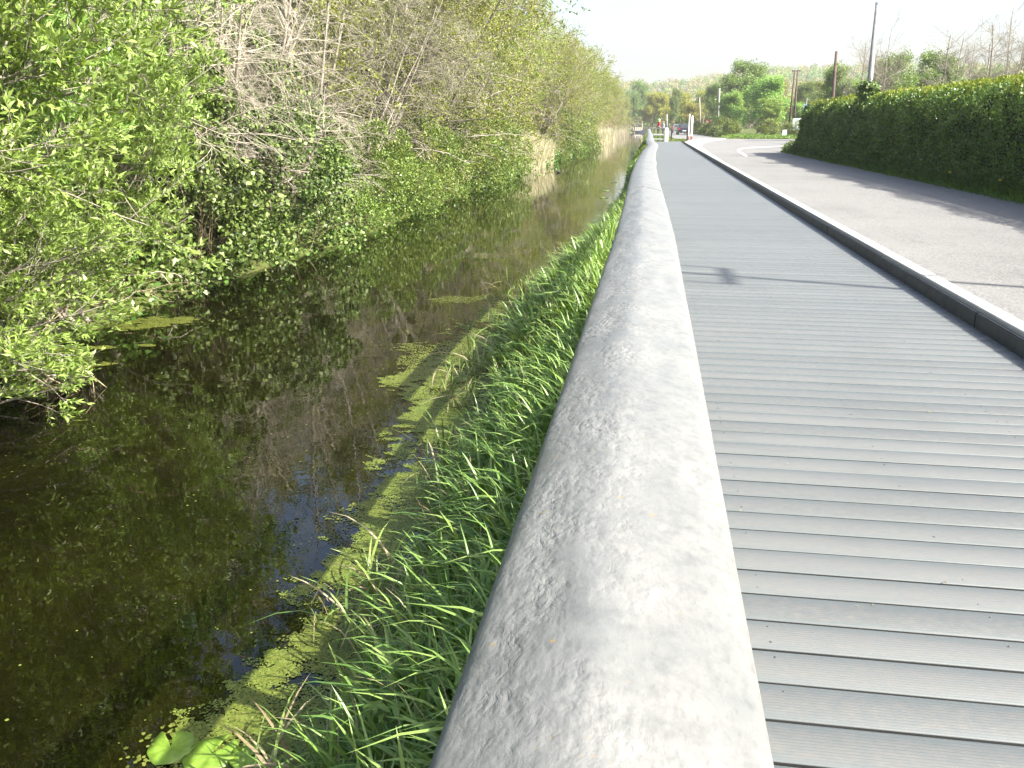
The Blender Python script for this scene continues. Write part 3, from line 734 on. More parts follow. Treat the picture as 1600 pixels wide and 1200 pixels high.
# bare pale arching trees
B1 = alder(41, 6.5, 5, (.30, .0), 0, mw='bark_white', name='bare_tree', droop=-.09, n1=15, spread=(.15, .6), low=.25, wig=.17, len1=2.8, n3=3, thick=.7)
B2 = alder(42, 7.5, 4, (.50, .22), 2, lsize=.04, mw='bark_pale', name='bare_tree', droop=-.03, n1=18, spread=(.1, .35), low=.2, wig=.14, len1=3.2, n3=4, thick=.45)
GB = 'bare pale trees on the far bank'
put(B1, (-9.3, 18.2, -.6), 0, (1, 1, .95), 'leafless tree with pale arching branches drooping towards the water', 'tree', GB)
put(B1, (-8.6, 19.6, -.8), .5, (.8, .8, .62), 'low bare tree whose pale twigs hang in front of the ivy', 'tree', GB)
put(B1, (-10.6, 21.6, -.3), 1.0, (1, 1, 1.1), 'leafless pale tree behind the drooping arching one', 'tree', GB)
put(B1, (-9.5, 15.0, -.4), .6, (.95, .95, .9), 'bare tree with pale stems beside the willows', 'tree', GB)
put(B2, (-9.0, 25.0, -.6), .1, 1.0, 'pale tree with slim trunks leaning right over the water', 'tree', GB)
put(B2, (-8.6, 29.5, -.7), .5, (.9, .9, .95), 'leaning pale tree next along from the slim leaning trunks', 'tree', GB)
# alders with small young leaves
A = [alder(51, n3=4, leafs=12, lsize=.06), alder(52, 10, 3, (.2, .1), n3=4, leafs=11, lsize=.06), alder(53, 9, 4, (.22, .0), 11, n3=4, lsize=.06)]
rs = np.random.RandomState(77)
GA = 'leafing alders along the far bank'
sp = [(-10.6, 24.5), (-9.6, 28.5), (-9.0, 33), (-10.8, 31), (-9.2, 37.5), (-10.8, 41), (-9.0, 44.5), (-9.6, 49), (-11.2, 56), (-11.4, 62), (-9.2, 69), (-9.4, 76), (-10, 84), (-9.3, 93), (-9.6, 103), (-9.4, 114)]
first = ['alder with grey spreading limbs behind the slim leaning trunks', 'sparse-leaved alder whose long grey boughs reach right over the canal', 'alder standing over the dark hollow in the bank greenery']
for i, (x, y) in enumerate(sp):
    lab = first[i] if i < 3 else ORD[i - 3] + ' yellow-green alder along the far bank, counted from the dark hollow'
    put(A[i % 3], (x, y, -.4), rs.uniform(-.7, .7), rs.uniform(.92, 1.12), lab, 'tree', GA)
# budding brown trees further on
D_ = [alder(61, 10, 3, (.12, .1), 6, .07, 'twig', 'budding', 'budding_tree', n1=26, n3=5), alder(62, 10, 4, (.1, .1), 9, .08, 'twig', 'alder', 'budding_tree', n1=24)]
for i, y in enumerate([48, 59, 66, 80, 89, 99, 108, 119, 127, 136, 146, 157, 169, 182, 196, 211, 228, 246, 266, 288, 312, 340, 370]):
    put(D_[(i * 3) % 2 if y < 120 else i % 2], (-10.8 + rs.uniform(-.8, 1.2), y, -.3), rs.uniform(0, 6.28), rs.uniform(.95, 1.2),
        ORD[i] + ' brown twiggy tree along the far bank, counted towards the moored boat', 'tree', 'budding trees receding along the far bank')
# dense ivy-clad trees closing the view behind
T_ = [ivy_tree(71), ivy_tree(72, 10)]
for i, (x, y) in enumerate([(-13, 2), (-12.6, 6.5), (-13.4, 10.5), (-12.4, 14), (-13, 18), (-12.5, 22.5), (-12.8, 27), (-12.4, 33), (-12.6, 38), (-12.6, 46), (-12.8, 54), (-12.8, 64), (-13, 76), (-17, 5), (-17, 13), (-17.4, 21), (-17, 30), (-17, 41)]):
    put(T_[i % 2], (x, y, .1), rs.uniform(0, 6.28), rs.uniform(.9, 1.15), ORD[i if i < 13 else i - 13] + (' ivy-clad tree in the wood just behind the bank trees, from the left' if i < 13 else ' ivy-clad tree in the back row of the wood, from the left'), 'tree', 'ivy-clad trees behind the far bank')
# low hawthorn shrubs at the water
H_ = [mound(81, 1.5, 1.6, 1.7, 70, 15000, .05, .75, 'thorn', 'hawthorn_shrub', crad=(.2, .45)), mound(82, 1.3, 1.9, 2.2, 70, 15000, .052, .75, 'thorn', 'hawthorn_shrub', crad=(.2, .4))]
hs = [(-8.0, 21.5, .9), (-7.9, 24.3, 1), (-8.1, 27, 1.1), (-7.9, 30, 1.0), (-8.0, 33, 1.1), (-7.9, 36.3, 1.2), (-8.2, 40, 1.4), (-8.0, 44, 1.3), (-9.3, 48, 1.5), (-9.8, 53, 1.3), (-10.4, 58, 1.4), (-10.4, 65.5, 1.5), (-8.5, 71.5, 1.3), (-8.4, 77, 1.7), (-8.5, 84, 1.6), (-8.5, 92, 1.8), (-8.6, 101, 1.8), (-8.9, 108, 1.8), (-11.2, 124, 2)]
for i, (x, y, s) in enumerate(hs):
    put(H_[i % 2], (x, y, -1.1), rs.uniform(0, 6.28), (s, s, s * rs.uniform(.9, 1.25)), ORD[i - 1] + ' green waterline shrub along the far bank past the slim leaning trunks' if i else 'hawthorn shrub between the ivy bush and the slim leaning trunks', 'shrub', 'hawthorn shrubs along the far waterline')
# undergrowth carpet of the far bank
def carpet(name, n, xf, ylo, yhi, size, ratio, mat, hgt, seed, kind='stuff', yp=1.0, shape=4):
    rs = np.random.RandomState(seed); y = ylo + (yhi - ylo) * rs.uniform(0, 1, n) ** yp; x = xf(rs, y)
    z = ground_z(x, y) + hgt * rs.uniform(0, 1, n) ** 1.4; sc = 1 + np.maximum(y - 20, 0) / 40
    D = rs.normal(0, 1, (n, 3)); D[:, 2] = np.abs(D[:, 2]) * .4
    P = np.stack([x, y, z], -1); V, Fc = leaves(rs, P, D, 1.0, ratio, .6, .1, shape)
    V = (V.reshape(n, shape, 3) - P[:, None]) * (size * sc)[:, None, None] + P[:, None]
    return link(name, mesh_np(name, V.reshape(-1, 3), Fc, rs.uniform(0, 1, n)), mat, kind=kind)
carpet('undergrowth', 60000, lambda rs, y: far_edge(y) - rs.uniform(-.25, 5.5, len(y)), 2, 130, .09, .7, M['hedge'], .7, 91, yp=1.8, shape=6)
# dead branches leaning into the water
rs = np.random.RandomState(14)
for (px, py, n, L, lab) in ((270, 478, 4, .9, 'white dead branch dipping into the weed under the ivy bush'), (150, 490, 9, 1.5, 'tangle of reddish dead stems by the weed patch at the far bank'),
                            (120, 620, 6, 1.8, 'dead branch trailing in the water below the low willow'), (620, 330, 9, 1.3, 'tangle of bleached dead twigs at the waterline below the shrubs')):
    x, y = at(px, py, WZ); S = np.zeros((n, 3)) + (x - .5, y, WZ + .5); S += rs.normal(0, .2, (n, 3))
    D = rs.normal(0, .6, (n, 3)) + (.9, 0, -.25)
    P, Rr = grow(rs, S, D, L * rs.uniform(.6, 1.1, n), rs.uniform(.006, .014, n), 9, .16, (0, 0, -.03))
    s2, d2, r2, _ = kids(rs, P, Rr, 5, .3, 1, .6); P2, R2 = grow(rs, s2, d2, np.full(len(s2), .4), np.maximum(r2, .003), 5, .2)
    V, Fc = join_np([tubes(P, Rr, 5), tubes(P2, R2, 4)])
    link('dead_branch', mesh_np('dead_branch', V, Fc, smooth=True), M['bark_white'] if 'bleach' in lab or 'white' in lab else M['twig'], label=lab, category='branch', group='dead branches in the canal')

# ---- reed beds
def blades(n, x, y, z, h, wd, seed, lean=.25, curl=.5, seg=4, az=None, straight=False):
    """curved strap blades: returns V,F with seg quads each"""
    rs = np.random.RandomState(seed); a = rs.uniform(0, 2 * math.pi, n) if az is None else az
    d = np.stack([np.cos(a), np.sin(a), np.zeros(n)], -1); s = np.stack([-np.sin(a + rs.normal(0, .5, n)), np.cos(a), rs.normal(0, .25, n)], -1); s = norm(s)
    t = np.linspace(0, 1, seg + 1)[None, :, None]; L = np.asarray(h)[:, None, None]; ln = (rs.uniform(.3, 1, n) * lean)[:, None, None]; cu = (rs.uniform(.1, 1, n) * curl)[:, None, None]
    out = L * (ln * t + cu * t ** 2.4); upv = L * (t - cu * .75 * t ** 3)
    P = np.stack([x, y, z], -1)[:, None, :] + d[:, None, :] * out; P[:, :, 2] += upv[:, :, 0]
    wt = (np.sin(np.clip(t * .88 + .12, 0, 1) * math.pi) ** .6) if not straight else (1 - .6 * t)
    Wd = np.asarray(wd)[:, None, None] * wt * .5
    V = np.stack([P - s[:, None, :] * Wd, P + s[:, None, :] * Wd], 2)         # n, seg+1, 2, 3
    idx = np.arange(n * (seg + 1) * 2).reshape(n, seg + 1, 2)
    Fc = np.stack([idx[:, :-1, 0], idx[:, :-1, 1], idx[:, 1:, 1], idx[:, 1:, 0]], -1).reshape(-1, 4)
    return V.reshape(-1, 3), Fc, np.repeat(rs.uniform(0, 1, n), seg)
def reed(name, n, xr, yr, hr, seed, label=None):
    rs = np.random.RandomState(seed); y = rs.uniform(*yr, n); x = rs.uniform(xr[0], xr[1], n)
    ok = x < xr[1] - .5 + .5 * fbm(y * 0 + seed, y, 1.5) - .8 * np.abs((y - yr[0]) / (yr[1] - yr[0]) - .5) ** 3 * 8; x, y = x[ok], y[ok]; n = len(x)
    V, Fc, r = blades(n, x, y, np.full(n, WZ - .05), rs.uniform(*hr, n) * (.72 + .3 * fbm(x * 2, y, 1.1)), np.full(n, .018) * rs.uniform(.8, 2, n), seed, .22, .25, 4, straight=True)
    link(name, mesh_np(name, V, Fc, r), M['reed'], kind='stuff', label=label)
reed('reed_bed', 13000, (-8.8, -6.5), (54, 67), (1.2, 2.6), 5)
reed('reed_bed', 1200, (-8.0, -6.4), (48, 56), (.4, 1.1), 6)
reed('reed_bed', 16000, (-9.4, -6.0), (110, 165), (1.4, 2.9), 7)
reed('reed_bed', 5000, (-8.4, -5.9), (170, 260), (1.2, 2.6), 8)

# ================================================================== near bank
def bank_grass(name, n, ylo, yhi, h, wd, seed, seg, yp=1.0, mat='grass', lean=.4, curl=.75, xw=1.3):
    rs = np.random.RandomState(seed)
    nt_ = n // 14; ty = ylo + (yhi - ylo) * rs.uniform(0, 1, nt_) ** yp; tx = near_edge(ty) + rs.uniform(.02, 1, nt_) ** .8 * xw
    tx = np.nan_to_num(tx, nan=-1.9)
    i = rs.randint(0, nt_, n); x = tx[i] + rs.normal(0, .07, n); y = ty[i] + rs.normal(0, .07, n)
    hh = (h * rs.uniform(.45, 1.15, nt_))[i] * rs.uniform(.6, 1.2, n)
    keep = x < -.28; x, y, hh = x[keep], y[keep], hh[keep]; n = len(x); z = ground_z(x, y) - .03
    V, Fc, r = blades(n, x, y, z, hh, wd * rs.uniform(.5, 1.5, n), seed, lean, curl, seg)
    return link(name, mesh_np(name, V, Fc, r), M[mat], kind='stuff')
bank_grass('bank_grass', 21000, 1.0, 8, .42, .014, 101, 6)
bank_grass('bank_grass', 22000, 8, 22, .45, .017, 102, 4)
bank_grass('bank_grass', 12000, 22, 60, .36, .026, 103, 3)
bank_grass('bank_grass', 7000, 60, 130, .45, .05, 104, 3, mat='verge')
# lower leafy plants on the bank
rs = np.random.RandomState(8); n = 6000; y = 1 + 60 * rs.uniform(0, 1, n) ** 1.8; x = near_edge(y) + rs.uniform(.1, 1.25, n)
P = np.stack([x, y, ground_z(x, y) + rs.uniform(0, .14, n)], -1)
V, Fc = leaves(rs, P, rs.normal(0, 1, (n, 3)) * (1, 1, .3), .045, .6, .8, .1, 6)
link('bank_undergrowth', mesh_np('bank_undergrowth', V, Fc, rs.uniform(0, 1, n)), M['nettle'], kind='stuff')
# reeds and grasses standing in the water's edge
rs = np.random.RandomState(12); c = 46; cy = 2.6 + 16 * rs.uniform(0, 1, c) ** 1.2; cx = near_edge(cy) - rs.uniform(0, .6, c) ** 1.3; n = c * 11; i = rs.randint(0, c, n)
V, Fc, r = blades(n, cx[i] + rs.normal(0, .05, n), cy[i] + rs.normal(0, .05, n), np.full(n, WZ - .03), rs.uniform(.2, .62, n), rs.uniform(.007, .016, n), 13, .35, .8, 6)
link('water_grass', mesh_np('water_grass', V, Fc, r), M['grass'], kind='stuff')
n = 260; i = rs.randint(0, c, n)
V, Fc, r = blades(n, cx[i] + rs.normal(0, .1, n), cy[i] + rs.normal(0, .1, n), np.full(n, WZ), rs.uniform(.12, .5, n), rs.uniform(.006, .016, n), 14, .7, 1.0, 5)
link('dead_sedge', mesh_np('dead_sedge', V, Fc, r), M['dead'], kind='stuff')
n = 900; yy = 1.5 + 25 * rs.uniform(0, 1, n) ** 1.5; xx = near_edge(yy) + rs.uniform(0, .7, n)
V, Fc, r = blades(n, xx, yy, ground_z(xx, yy) + .1, rs.uniform(.2, .4, n), rs.uniform(.004, .008, n), 15, .5, .6, 4)
link('dead_stalks', mesh_np('dead_stalks', V, Fc, r), M['dead'], kind='stuff')

# nettles low down beside the railing
def nettle(seed):
    rs = np.random.RandomState(seed); root = empty('nettle'); n = 4
    P, Rr = grow(rs, rs.normal(0, .03, (n, 3)) * (1, 1, 0), rs.normal(0, .25, (n, 3)) + (0, 0, 1), rs.uniform(.22, .42, n), np.full(n, .003), 8, .06)
    link('stem', mesh_np('stem', *tubes(P, Rr, 5), smooth=True), M['nettle'], root)
    L = []; 
    for b_ in range(n):
        for k in range(1, 8):
            for s in range(4 if k > 5 else 2):
                a = k * 1.57 + s * (math.pi if k <= 5 else 1.57) + rs.normal(0, .2); d = Vector((math.cos(a), math.sin(a), -.15)).normalized(); sd = d.cross(Vector((0, 0, 1))).normalized()
                l = .075 * rs.uniform(.7, 1.2) * (1 if k < 6 else .8); p = Vector(P[b_, k]); pts = []
                for (t, w_) in ((0, 0), (.12, .28), (.22, .24), (.34, .30), (.45, .22), (.57, .24), (.68, .15), (.8, .15), (1, 0)): pts.append((t, w_))
                ring = [p + d * l * t + sd * l * w_ + Vector((0, 0, l * (.12 * abs(w_) - .25 * t * t))) for t, w_ in pts] + [p + d * l * t - sd * l * w_ + Vector((0, 0, l * (.12 * abs(w_) - .25 * t * t))) for t, w_ in pts[-2:0:-1]]
                L.append([tuple(v) for v in ring])
    V = np.array(L).reshape(-1, 3); k = len(L[0]); Fc = np.arange(len(V)).reshape(-1, k)
    link('foliage', mesh_np('foliage', V, Fc, rs.uniform(0, 1, len(Fc))), M['nettle'], root)
    return root
NT = [nettle(1), nettle(2)]
ns = [(655, 1150, 'nettle at the bottom edge close against the railing cap'), (700, 1085, 'nettle second from the bottom against the railing cap'), (660, 1080, 'nettle in the long grass left of the lowest rail edge'), (690, 1010, 'nettle beside the white dead grass stalks'),
      (640, 1180, 'nettle nearest the lily pads'), (560, 1170, 'nettle between the lily pads and the long grass'), (745, 900, 'nettle highest up the bank beside the railing')]
for i, (px, py, lab) in enumerate(ns):
    x, y = at(px, py, -.65); put(NT[i % 2], (x, y, float(ground_z(x, y)) - .02), i * 1.3, .85, lab, 'nettle', 'nettles on the near bank')

# ---- duckweed and lily pads
def rag(x, y): return .6 * fbm(x * 3.1 + 5, y * 3.1, .9) + .5 * fbm(x * 9, y * 9 + 4, 1.1) + .35 * fbm(y * 23, x * 23, 1.0)
def weed_density(x, y):
    e = near_edge(y); wd = np.interp(y, [0, 3.5, 5, 6, 8, 9, 10.5, 13, 14, 26], [.90, .78, .66, .70, 1.0, 1.22, .85, .72, .22, .15])
    t = (x - (e - wd)) / .45; q = rag(x, y)
    return np.clip((t + .8 * q - .1) * 2.2, 0, 1) * np.clip((q + .62) * 2.0, .10, 1)
def in_blobs(x, y, blobs):
    r = np.zeros_like(x); q = rag(x, y)
    for (px, py, ax, ay, rot) in blobs:
        bx, by = at(px, py, WZ); c, s = math.cos(rot), math.sin(rot); u = (x - bx) * c + (y - by) * s; v = -(x - bx) * s + (y - by) * c
        r = np.maximum(r, np.clip((1.15 - (u / ax) ** 2 - (v / ay) ** 2 + 1.1 * q) * 2.5, 0, 1))
    return r
farb = [(215, 505, .75, .38, .25), (90, 575, .55, .2, .5), (130, 545, .5, .1, .3), (30, 610, .35, .1, .3), (228, 540, .12, .05, 0), (760, 468, .9, .35, .3), (690, 560, .55, 1.0, .0), (565, 800, .28, .16, .6), (672, 664, .28, .2, 0), (300, 1175, .42, .22, .2), (490, 1010, .25, .4, .1), (590, 900, .25, .4, .1), (420, 1130, .25, .25, 0), (620, 362, .6, .15, 0)]
rs = np.random.RandomState(4)
def weed(name, n, xr, yr, size, fn, seed, zz):
    rs = np.random.RandomState(seed); x = rs.uniform(*xr, n); y = rs.uniform(*yr, n); k = rs.uniform(0, 1, n) < fn(x, y); x, y = x[k], y[k]; n = len(x)
    a = rs.uniform(0, 6.28, n)[:, None] + np.arange(5) * 2 * math.pi / 5; s = (size * rs.uniform(.5, 1.3, n))[:, None] * rs.uniform(.75, 1.1, (n, 5))
    tx, ty = rs.normal(0, .12, (2, n, 1)); cx_ = np.cos(a) * s; cy_ = np.sin(a) * s
    V = np.stack([x[:, None] + cx_, y[:, None] + cy_, WZ + zz + np.abs(cx_ * tx + cy_ * ty)], -1).reshape(-1, 3)
    link(name, mesh_np(name, V, np.arange(n * 5).reshape(n, 5), rs.uniform(0, 1, n)), M['weed'], kind='stuff')
weed('duckweed', 430000, (-3.0, -1.3), (1.2, 9), .0068, lambda x, y: weed_density(x, y) * (.55 + .45 * (fbm(x * 6, y * 6, .8) > -.3)), 41, .004)
weed('duckweed', 200000, (-3.2, -1.3), (9, 26), .011, lambda x, y: weed_density(x, y) * .9, 42, .004)
weed('duckweed', 330000, (-8, -1.4), (2, 20), .010, lambda x, y: in_blobs(x, y, farb), 43, .005)
weed('duckweed', 120000, (-7.3, -5.4), (6, 14), .010, lambda x, y: in_blobs(x, y, farb), 46, .006)
weed('duckweed', 2600, (-7, -2), (1, 26), .009, lambda x, y: .25 + .5 * (fbm(x * 2, y * 2, 1) > .3), 44, .004)
weed('duckweed', 1500, (-7, -2), (26, 80), .05, lambda x, y: .12 + 0 * x, 45, .004)
def pad(seed, r):
    rs = np.random.RandomState(seed); b = MB(); k = 40; top = []
    ctr = b.bm.verts.new((0, 0, .002)); ring1 = []; ring = []
    for i in range(k):
        a = .16 + (2 * math.pi - .32) * i / (k - 1); q = r * (1 + .03 * math.sin(3 * a + seed) + .015 * math.sin(9 * a))
        ring1.append(b.bm.verts.new((math.cos(a) * q * .55, math.sin(a) * q * .55, .004 + .004 * math.sin(7 * a)))); ring.append(b.bm.verts.new((math.cos(a) * q, math.sin(a) * q * .9, .004 + .006 * math.sin(5 * a + seed))))
    for i in range(k - 1):
        b.bm.faces.new((ctr, ring1[i], ring1[i + 1])); b.bm.faces.new((ring1[i], ring[i], ring[i + 1], ring1[i + 1]))
    o = b.build('lily_pad', M['lily'], None, True); md = o.modifiers.new('thick', 'SOLIDIFY'); md.thickness = .003
    return o
for i, (px, py, r, rz, lab) in enumerate([(268, 1170, .115, 2.2, 'large round lily pad with a sunlit notch, leftmost at the bottom edge'), (330, 1182, .125, 1.2, 'shaded lily pad between the two sunlit ones at the bottom edge'), (388, 1186, .085, .3, 'smaller sunlit lily pad at the bottom edge beside the bank grass'),
                                         (945, 298, .22, 0, 'yellow lily pad floating by the railing joint'), (960, 285, .2, 2, 'lily pad floating just beyond the one by the railing joint'), (944, 309, .2, 1, 'lily pad floating just short of the one by the railing joint'), (842, 274, .25, 1, 'lily pad near the far reeds and the black bird')]):
    x, y = at(px, py, WZ); o = pad(i, r); o.location = (x, y, WZ + .006 + (.004 * i if i < 3 else 0)); o.rotation_euler = (0, 0, rz); props(o, lab, 'lily pad', 'lily pads on the canal')
# a moorhen on the water
x, y = at(873, 270, WZ); r = empty('moorhen', (x, y, WZ), .4); props(r, 'small black moorhen swimming beside the tan reeds', 'bird')
b = MB(); rings = []
for t, rr, zc in ((-.16, .006, .13), (-.13, .03, .10), (-.07, .065, .06), (0, .078, .05), (.07, .062, .055), (.11, .035, .085), (.125, .024, .12), (.135, .026, .15), (.155, .024, .16), (.175, .010, .157)):
    rings.append([(t, rr * math.cos(a), zc + rr * .85 * math.sin(a)) for a in np.linspace(0, 6.283, 10, endpoint=False)])
b.loft(rings); b.build('body', M['feather'], r, True)
b = MB(); b.cyl((.168, 0, .158), (.205, 0, .150), .009, .001, 8); b.build('beak', M['beak'], r)

# ================================================================== hedge, verge, things on the right
rs = np.random.RandomState(200)
hedge = empty('hedge', (7.2, 0, 0)); props(hedge, 'long tall clipped green hedge with top shoots painted sunlit yellow beside the road', 'hedge')
HY0, HY1 = 4.0, 47.5
def hedge_pt(u, y):
    """u 0..1 goes up the front face, over the rounded top and down the back"""
    px = np.array([0.0, -.10, -.02, .05, .30, .75, 1.3, 1.9, 2.1]); pz = np.array([.15, .6, 1.5, 2.05, 2.30, 2.42, 2.46, 2.3, .4])
    s = np.linspace(0, 1, 9) ** 1.0; s = np.array([0, .10, .28, .40, .47, .56, .68, .80, 1.0])
    return np.interp(u, s, px), np.interp(u, s, pz)
n = 210000; y = HY0 + (HY1 - HY0) * rs.uniform(0, 1, n) ** .9; u = rs.uniform(0, 1, n); hx, hz = hedge_pt(u, y)
bulge = .13 * fbm(y * .6, hz * 2.5 + u, .5) + .09 * fbm(y + 40, hz * 3 + 9, .25)
hx0 = hx - bulge * (u < .5) - rs.uniform(-.08, .12, n); hz0 = hz + rs.uniform(-.1, .1, n) + bulge * .6 * (u > .4)
endt = smooth01((y - 45.5) / 2.0); hx0 = hx0 * (1 - endt * .45) + .95 * endt * .45; hz0 = hz0 * (1 - .05 * endt)
stray = (u > .43) & (u < .75) & (rs.uniform(0, 1, n) < .05); hz0 = hz0 + stray * rs.uniform(0, .10, n) * (1 + .8 * fbm(y, y * 0, .7))
Pn = np.stack([hx0, y, hz0], -1); out = np.stack([-np.cos(u * math.pi * 1.1), rs.normal(0, .3, n), np.sin(u * math.pi)], -1)
D = norm(out * .7 + rs.normal(0, .7, (n, 3))); sz = 1 + np.clip((y - 18) / 26, 0, 1.2)
top = (u > .478) & (u < .8) | (rs.uniform(0, 1, n) < .015)  # rounded top, plus a few scattered leaves, takes the painted sunlit colour
for nm, mk, mt in (('foliage', ~top, 'hedge'), ('sunlit_shoots', top, 'hedge_top')):
    k = int(mk.sum()); V, Fc = leaves(rs, Pn[mk], D[mk] + (0, 0, .5 if nm == 'sunlit_shoots' else 0), 1.0, .62, .3, .1, 4)
    V = (V.reshape(k, 4, 3) - Pn[mk][:, None]) * (.052 * sz[mk] * (1.25 if nm == 'sunlit_shoots' else 1))[:, None, None] + Pn[mk][:, None]
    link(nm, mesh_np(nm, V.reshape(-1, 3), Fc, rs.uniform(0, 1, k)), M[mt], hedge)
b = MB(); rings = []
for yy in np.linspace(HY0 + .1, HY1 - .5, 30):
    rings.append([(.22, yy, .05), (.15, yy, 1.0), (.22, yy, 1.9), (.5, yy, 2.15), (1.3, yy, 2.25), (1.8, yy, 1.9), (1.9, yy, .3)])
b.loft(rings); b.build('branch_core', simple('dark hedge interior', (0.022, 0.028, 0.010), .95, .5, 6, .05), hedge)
# verge grass below the hedge with dandelions
n = 34000; y = 3 + 47 * rs.uniform(0, 1, n) ** .9; x = 6.75 + rs.uniform(0, 1, n) ** .8 * .75 + .08 * fbm(y * 0, y, .8)
V, Fc, r = blades(n, x, y, ground_z(x, y) - .02, rs.uniform(.1, .34, n) * (.5 + .7 * np.clip((x - 6.7) / .5, 0, 1)), rs.uniform(.008, .02, n) * (1 + y / 40), 201, .5, .8, 3)
link('verge_grass', mesh_np('verge_grass', V, Fc, r), M['verge'], kind='stuff')
carpet('verge_weeds', 26000, lambda rs, y: 6.85 + rs.uniform(0, .7, len(y)), 4, 50, .06, .6, M['hedge'], .45, 203)
GD = 'dandelions in the verge below the hedge'
def dandelion():
    root = empty('dandelion'); b = MB(); b.cyl((0, 0, 0), (.01, 0, .26), .003, .003, 6); b.build('stem', M['nettle'], root)
    b = MB(); b.sph((.01, 0, .265), .022, (1, 1, .5), 10); b.build('flower', M['petal'], root); return root
DD = dandelion(); rs = np.random.RandomState(9)
for i in range(16):
    yy = 13 + 2.1 * i + rs.uniform(-.7, .7); xx = 6.85 + rs.uniform(0, .3)
    put(DD, (xx, yy, float(ground_z(xx, yy)) - .02), rs.uniform(0, 6), 1 + yy / 40, ORD[i] + ' yellow dandelion below the hedge, counted from the near end', 'flower', GD)

# poles
def pole(name, px0, py0, px1, py1, Y, r0, r1, mat, lab, cat='pole', group=None, zb=0.0):
    x0, z0 = col(px0, py0, Y); x1, z1 = col(px1, py1, Y); k = (zb - z0) / (z1 - z0); xb = x0 + (x1 - x0) * k
    r = empty(name, (xb, Y, zb)); props(r, lab, cat, group)
    b = MB(); b.cyl((0, 0, -.3), (x1 - xb, 0, z1 - zb), r0, r1, 20); b.build('shaft', M[mat], r, True)
    return r, (x1 - xb, z1 - zb)
p1, tp = pole('utility_pole', 1355.5, 165, 1371, 6, 34.5, .14, .065, 'pole_pale', 'tall pale grey pole rising from ivy in the hedge', group='poles')
b = MB(); b.cyl((tp[0], 0, tp[1] - .02), (tp[0], 0, tp[1] + .05), .075, .07, 16); b.build('top_cap', M['galv'], p1)
p2, tp = pole('utility_pole', 1301, 158, 1307, 80, 75, .17, .10, 'pole_dark', 'dark brown pole behind the far part of the hedge', group='poles')
p3, tp = pole('twin_pole', 1232, 207, 1242, 110, 118, .15, .10, 'pole_dark', 'twin-legged timber pole with a crossbar beyond the junction', zb=.3)
xL, _ = col(1239.5, 207, 118); xr0, zr0 = col(1246.5, 110, 118)
b = MB(); b.cyl((xL - p3.location.x, 0, -.3), (xr0 - p3.location.x, 0, zr0 - .3), .15, .10, 16); b.build('second_leg', M['pole_dark'], p3, True)
b = MB(); b.box((tp[0] - .35, -.07, tp[1] - .12), (xr0 - p3.location.x + .35, .07, tp[1] + .02), .01); b.build('crossbar', M['pole_dark'], p3)
for k in range(3): b = MB(); xx = tp[0] - .2 + k * (xr0 - p3.location.x - tp[0] + .4) / 2; b.cyl((xx, 0, tp[1] + .02), (xx, 0, tp[1] + .2), .05, .03, 8); b.build('insulator', M['galv'], p3)
pole('utility_pole', 1120.5, 206, 1124.5, 138, 135, .15, .10, 'pole_pale', 'pale pole rising from the low bushes beside the straight road', group='poles', zb=.3)
pole('utility_pole', 1094.5, 200, 1093, 152, 175, .16, .10, 'pole_pale', 'slim pale pole left of the round red sign', group='poles', zb=.3)
pole('utility_pole', 1042, 200, 1042, 178, 165, .14, .12, 'pole_pale', 'short grey pole directly behind the end of the far fence', group='poles', zb=.1)
# pole out of frame on the right: its shadow falls over the deck
ph_ = 8.6; bx = .78 + ph_ / math.tan(SUN_EL) * SDX; by = 9.15 + ph_ / math.tan(SUN_EL) * SDY
r = empty('utility_pole', (bx, by, .3)); props(r, 'pole beyond the right edge whose crossarm shadow falls on the boardwalk', 'pole', 'poles')
b = MB(); b.cyl((0, 0, -.3), (0, 0, ph_ + .35), .075, .05, 16); b.build('shaft', M['pole_dark'], r, True)
b = MB(); b.box((-.04, -.52, ph_ - .38), (.04, .52, ph_ - .29), .01); b.build('crossarm', M['pole_dark'], r)
for s in (-1, 1): b = MB(); b.cyl((0, s * .5, ph_ - .34), (0, s * .5, ph_ + .28), .028, .024, 8); b.build('bracket', M['galv'], r)

# ivy round the foot of the pale pole
rs = np.random.RandomState(31); n = 60; z = rs.uniform(1.6, 2.9, n); a = rs.uniform(0, 6.28, n); q = rs.uniform(.1, .35, n) * (1.2 - (z - 1.6) / 2)
cen = np.stack([np.cos(a) * q - .15, np.sin(a) * q - .3, z], -1)
V, Fc = clump_leaves(rs, cen, rs.uniform(.12, .26, n), 4200, .08, .8, 6, droop=.3)
iv = link('ivy_cluster', mesh_np('ivy_cluster', V, Fc, rs.uniform(0, 1, len(Fc))), M['ivy'], label='dark ivy clump climbing the foot of the tall pale pole', category='ivy'); iv.location = (p1.location.x, p1.location.y, 0)

# signs at the junction
x, z = col(1106, 190.5, 132); r = empty('road_sign', (x, 132, .3)); props(r, 'round red-rimmed sign on a post beside the straight road', 'sign', 'signs at the junction')
b = MB(); b.cyl((0, 0, -.2), (0, 0, z - .1), .04, .04, 10); b.build('post', M['galv'], r)
b = MB(); b.cyl((0, -.05, z - .3), (0, -.07, z - .3), .36, .36, 32); b.build('sign_face', M['red'], r)
b = MB(); b.cyl((-.08, -.072, z - .3), (-.08, -.08, z - .3), .17, .17, 32); b.build('sign_centre', M['white'], r)
x, z = col(1083, 192, 150); r = empty('road_sign', (x, 150, .3)); props(r, 'small pale blue sign left of the round red one', 'sign', 'signs at the junction')
b = MB(); b.cyl((0, 0, -.2), (0, 0, z), .04, .04, 10); b.build('post', M['galv'], r)
b = MB(); b.box((-.3, -.07, z - .6), (.3, -.045, z - .05), .01); b.build('sign_face', M['blue'], r)
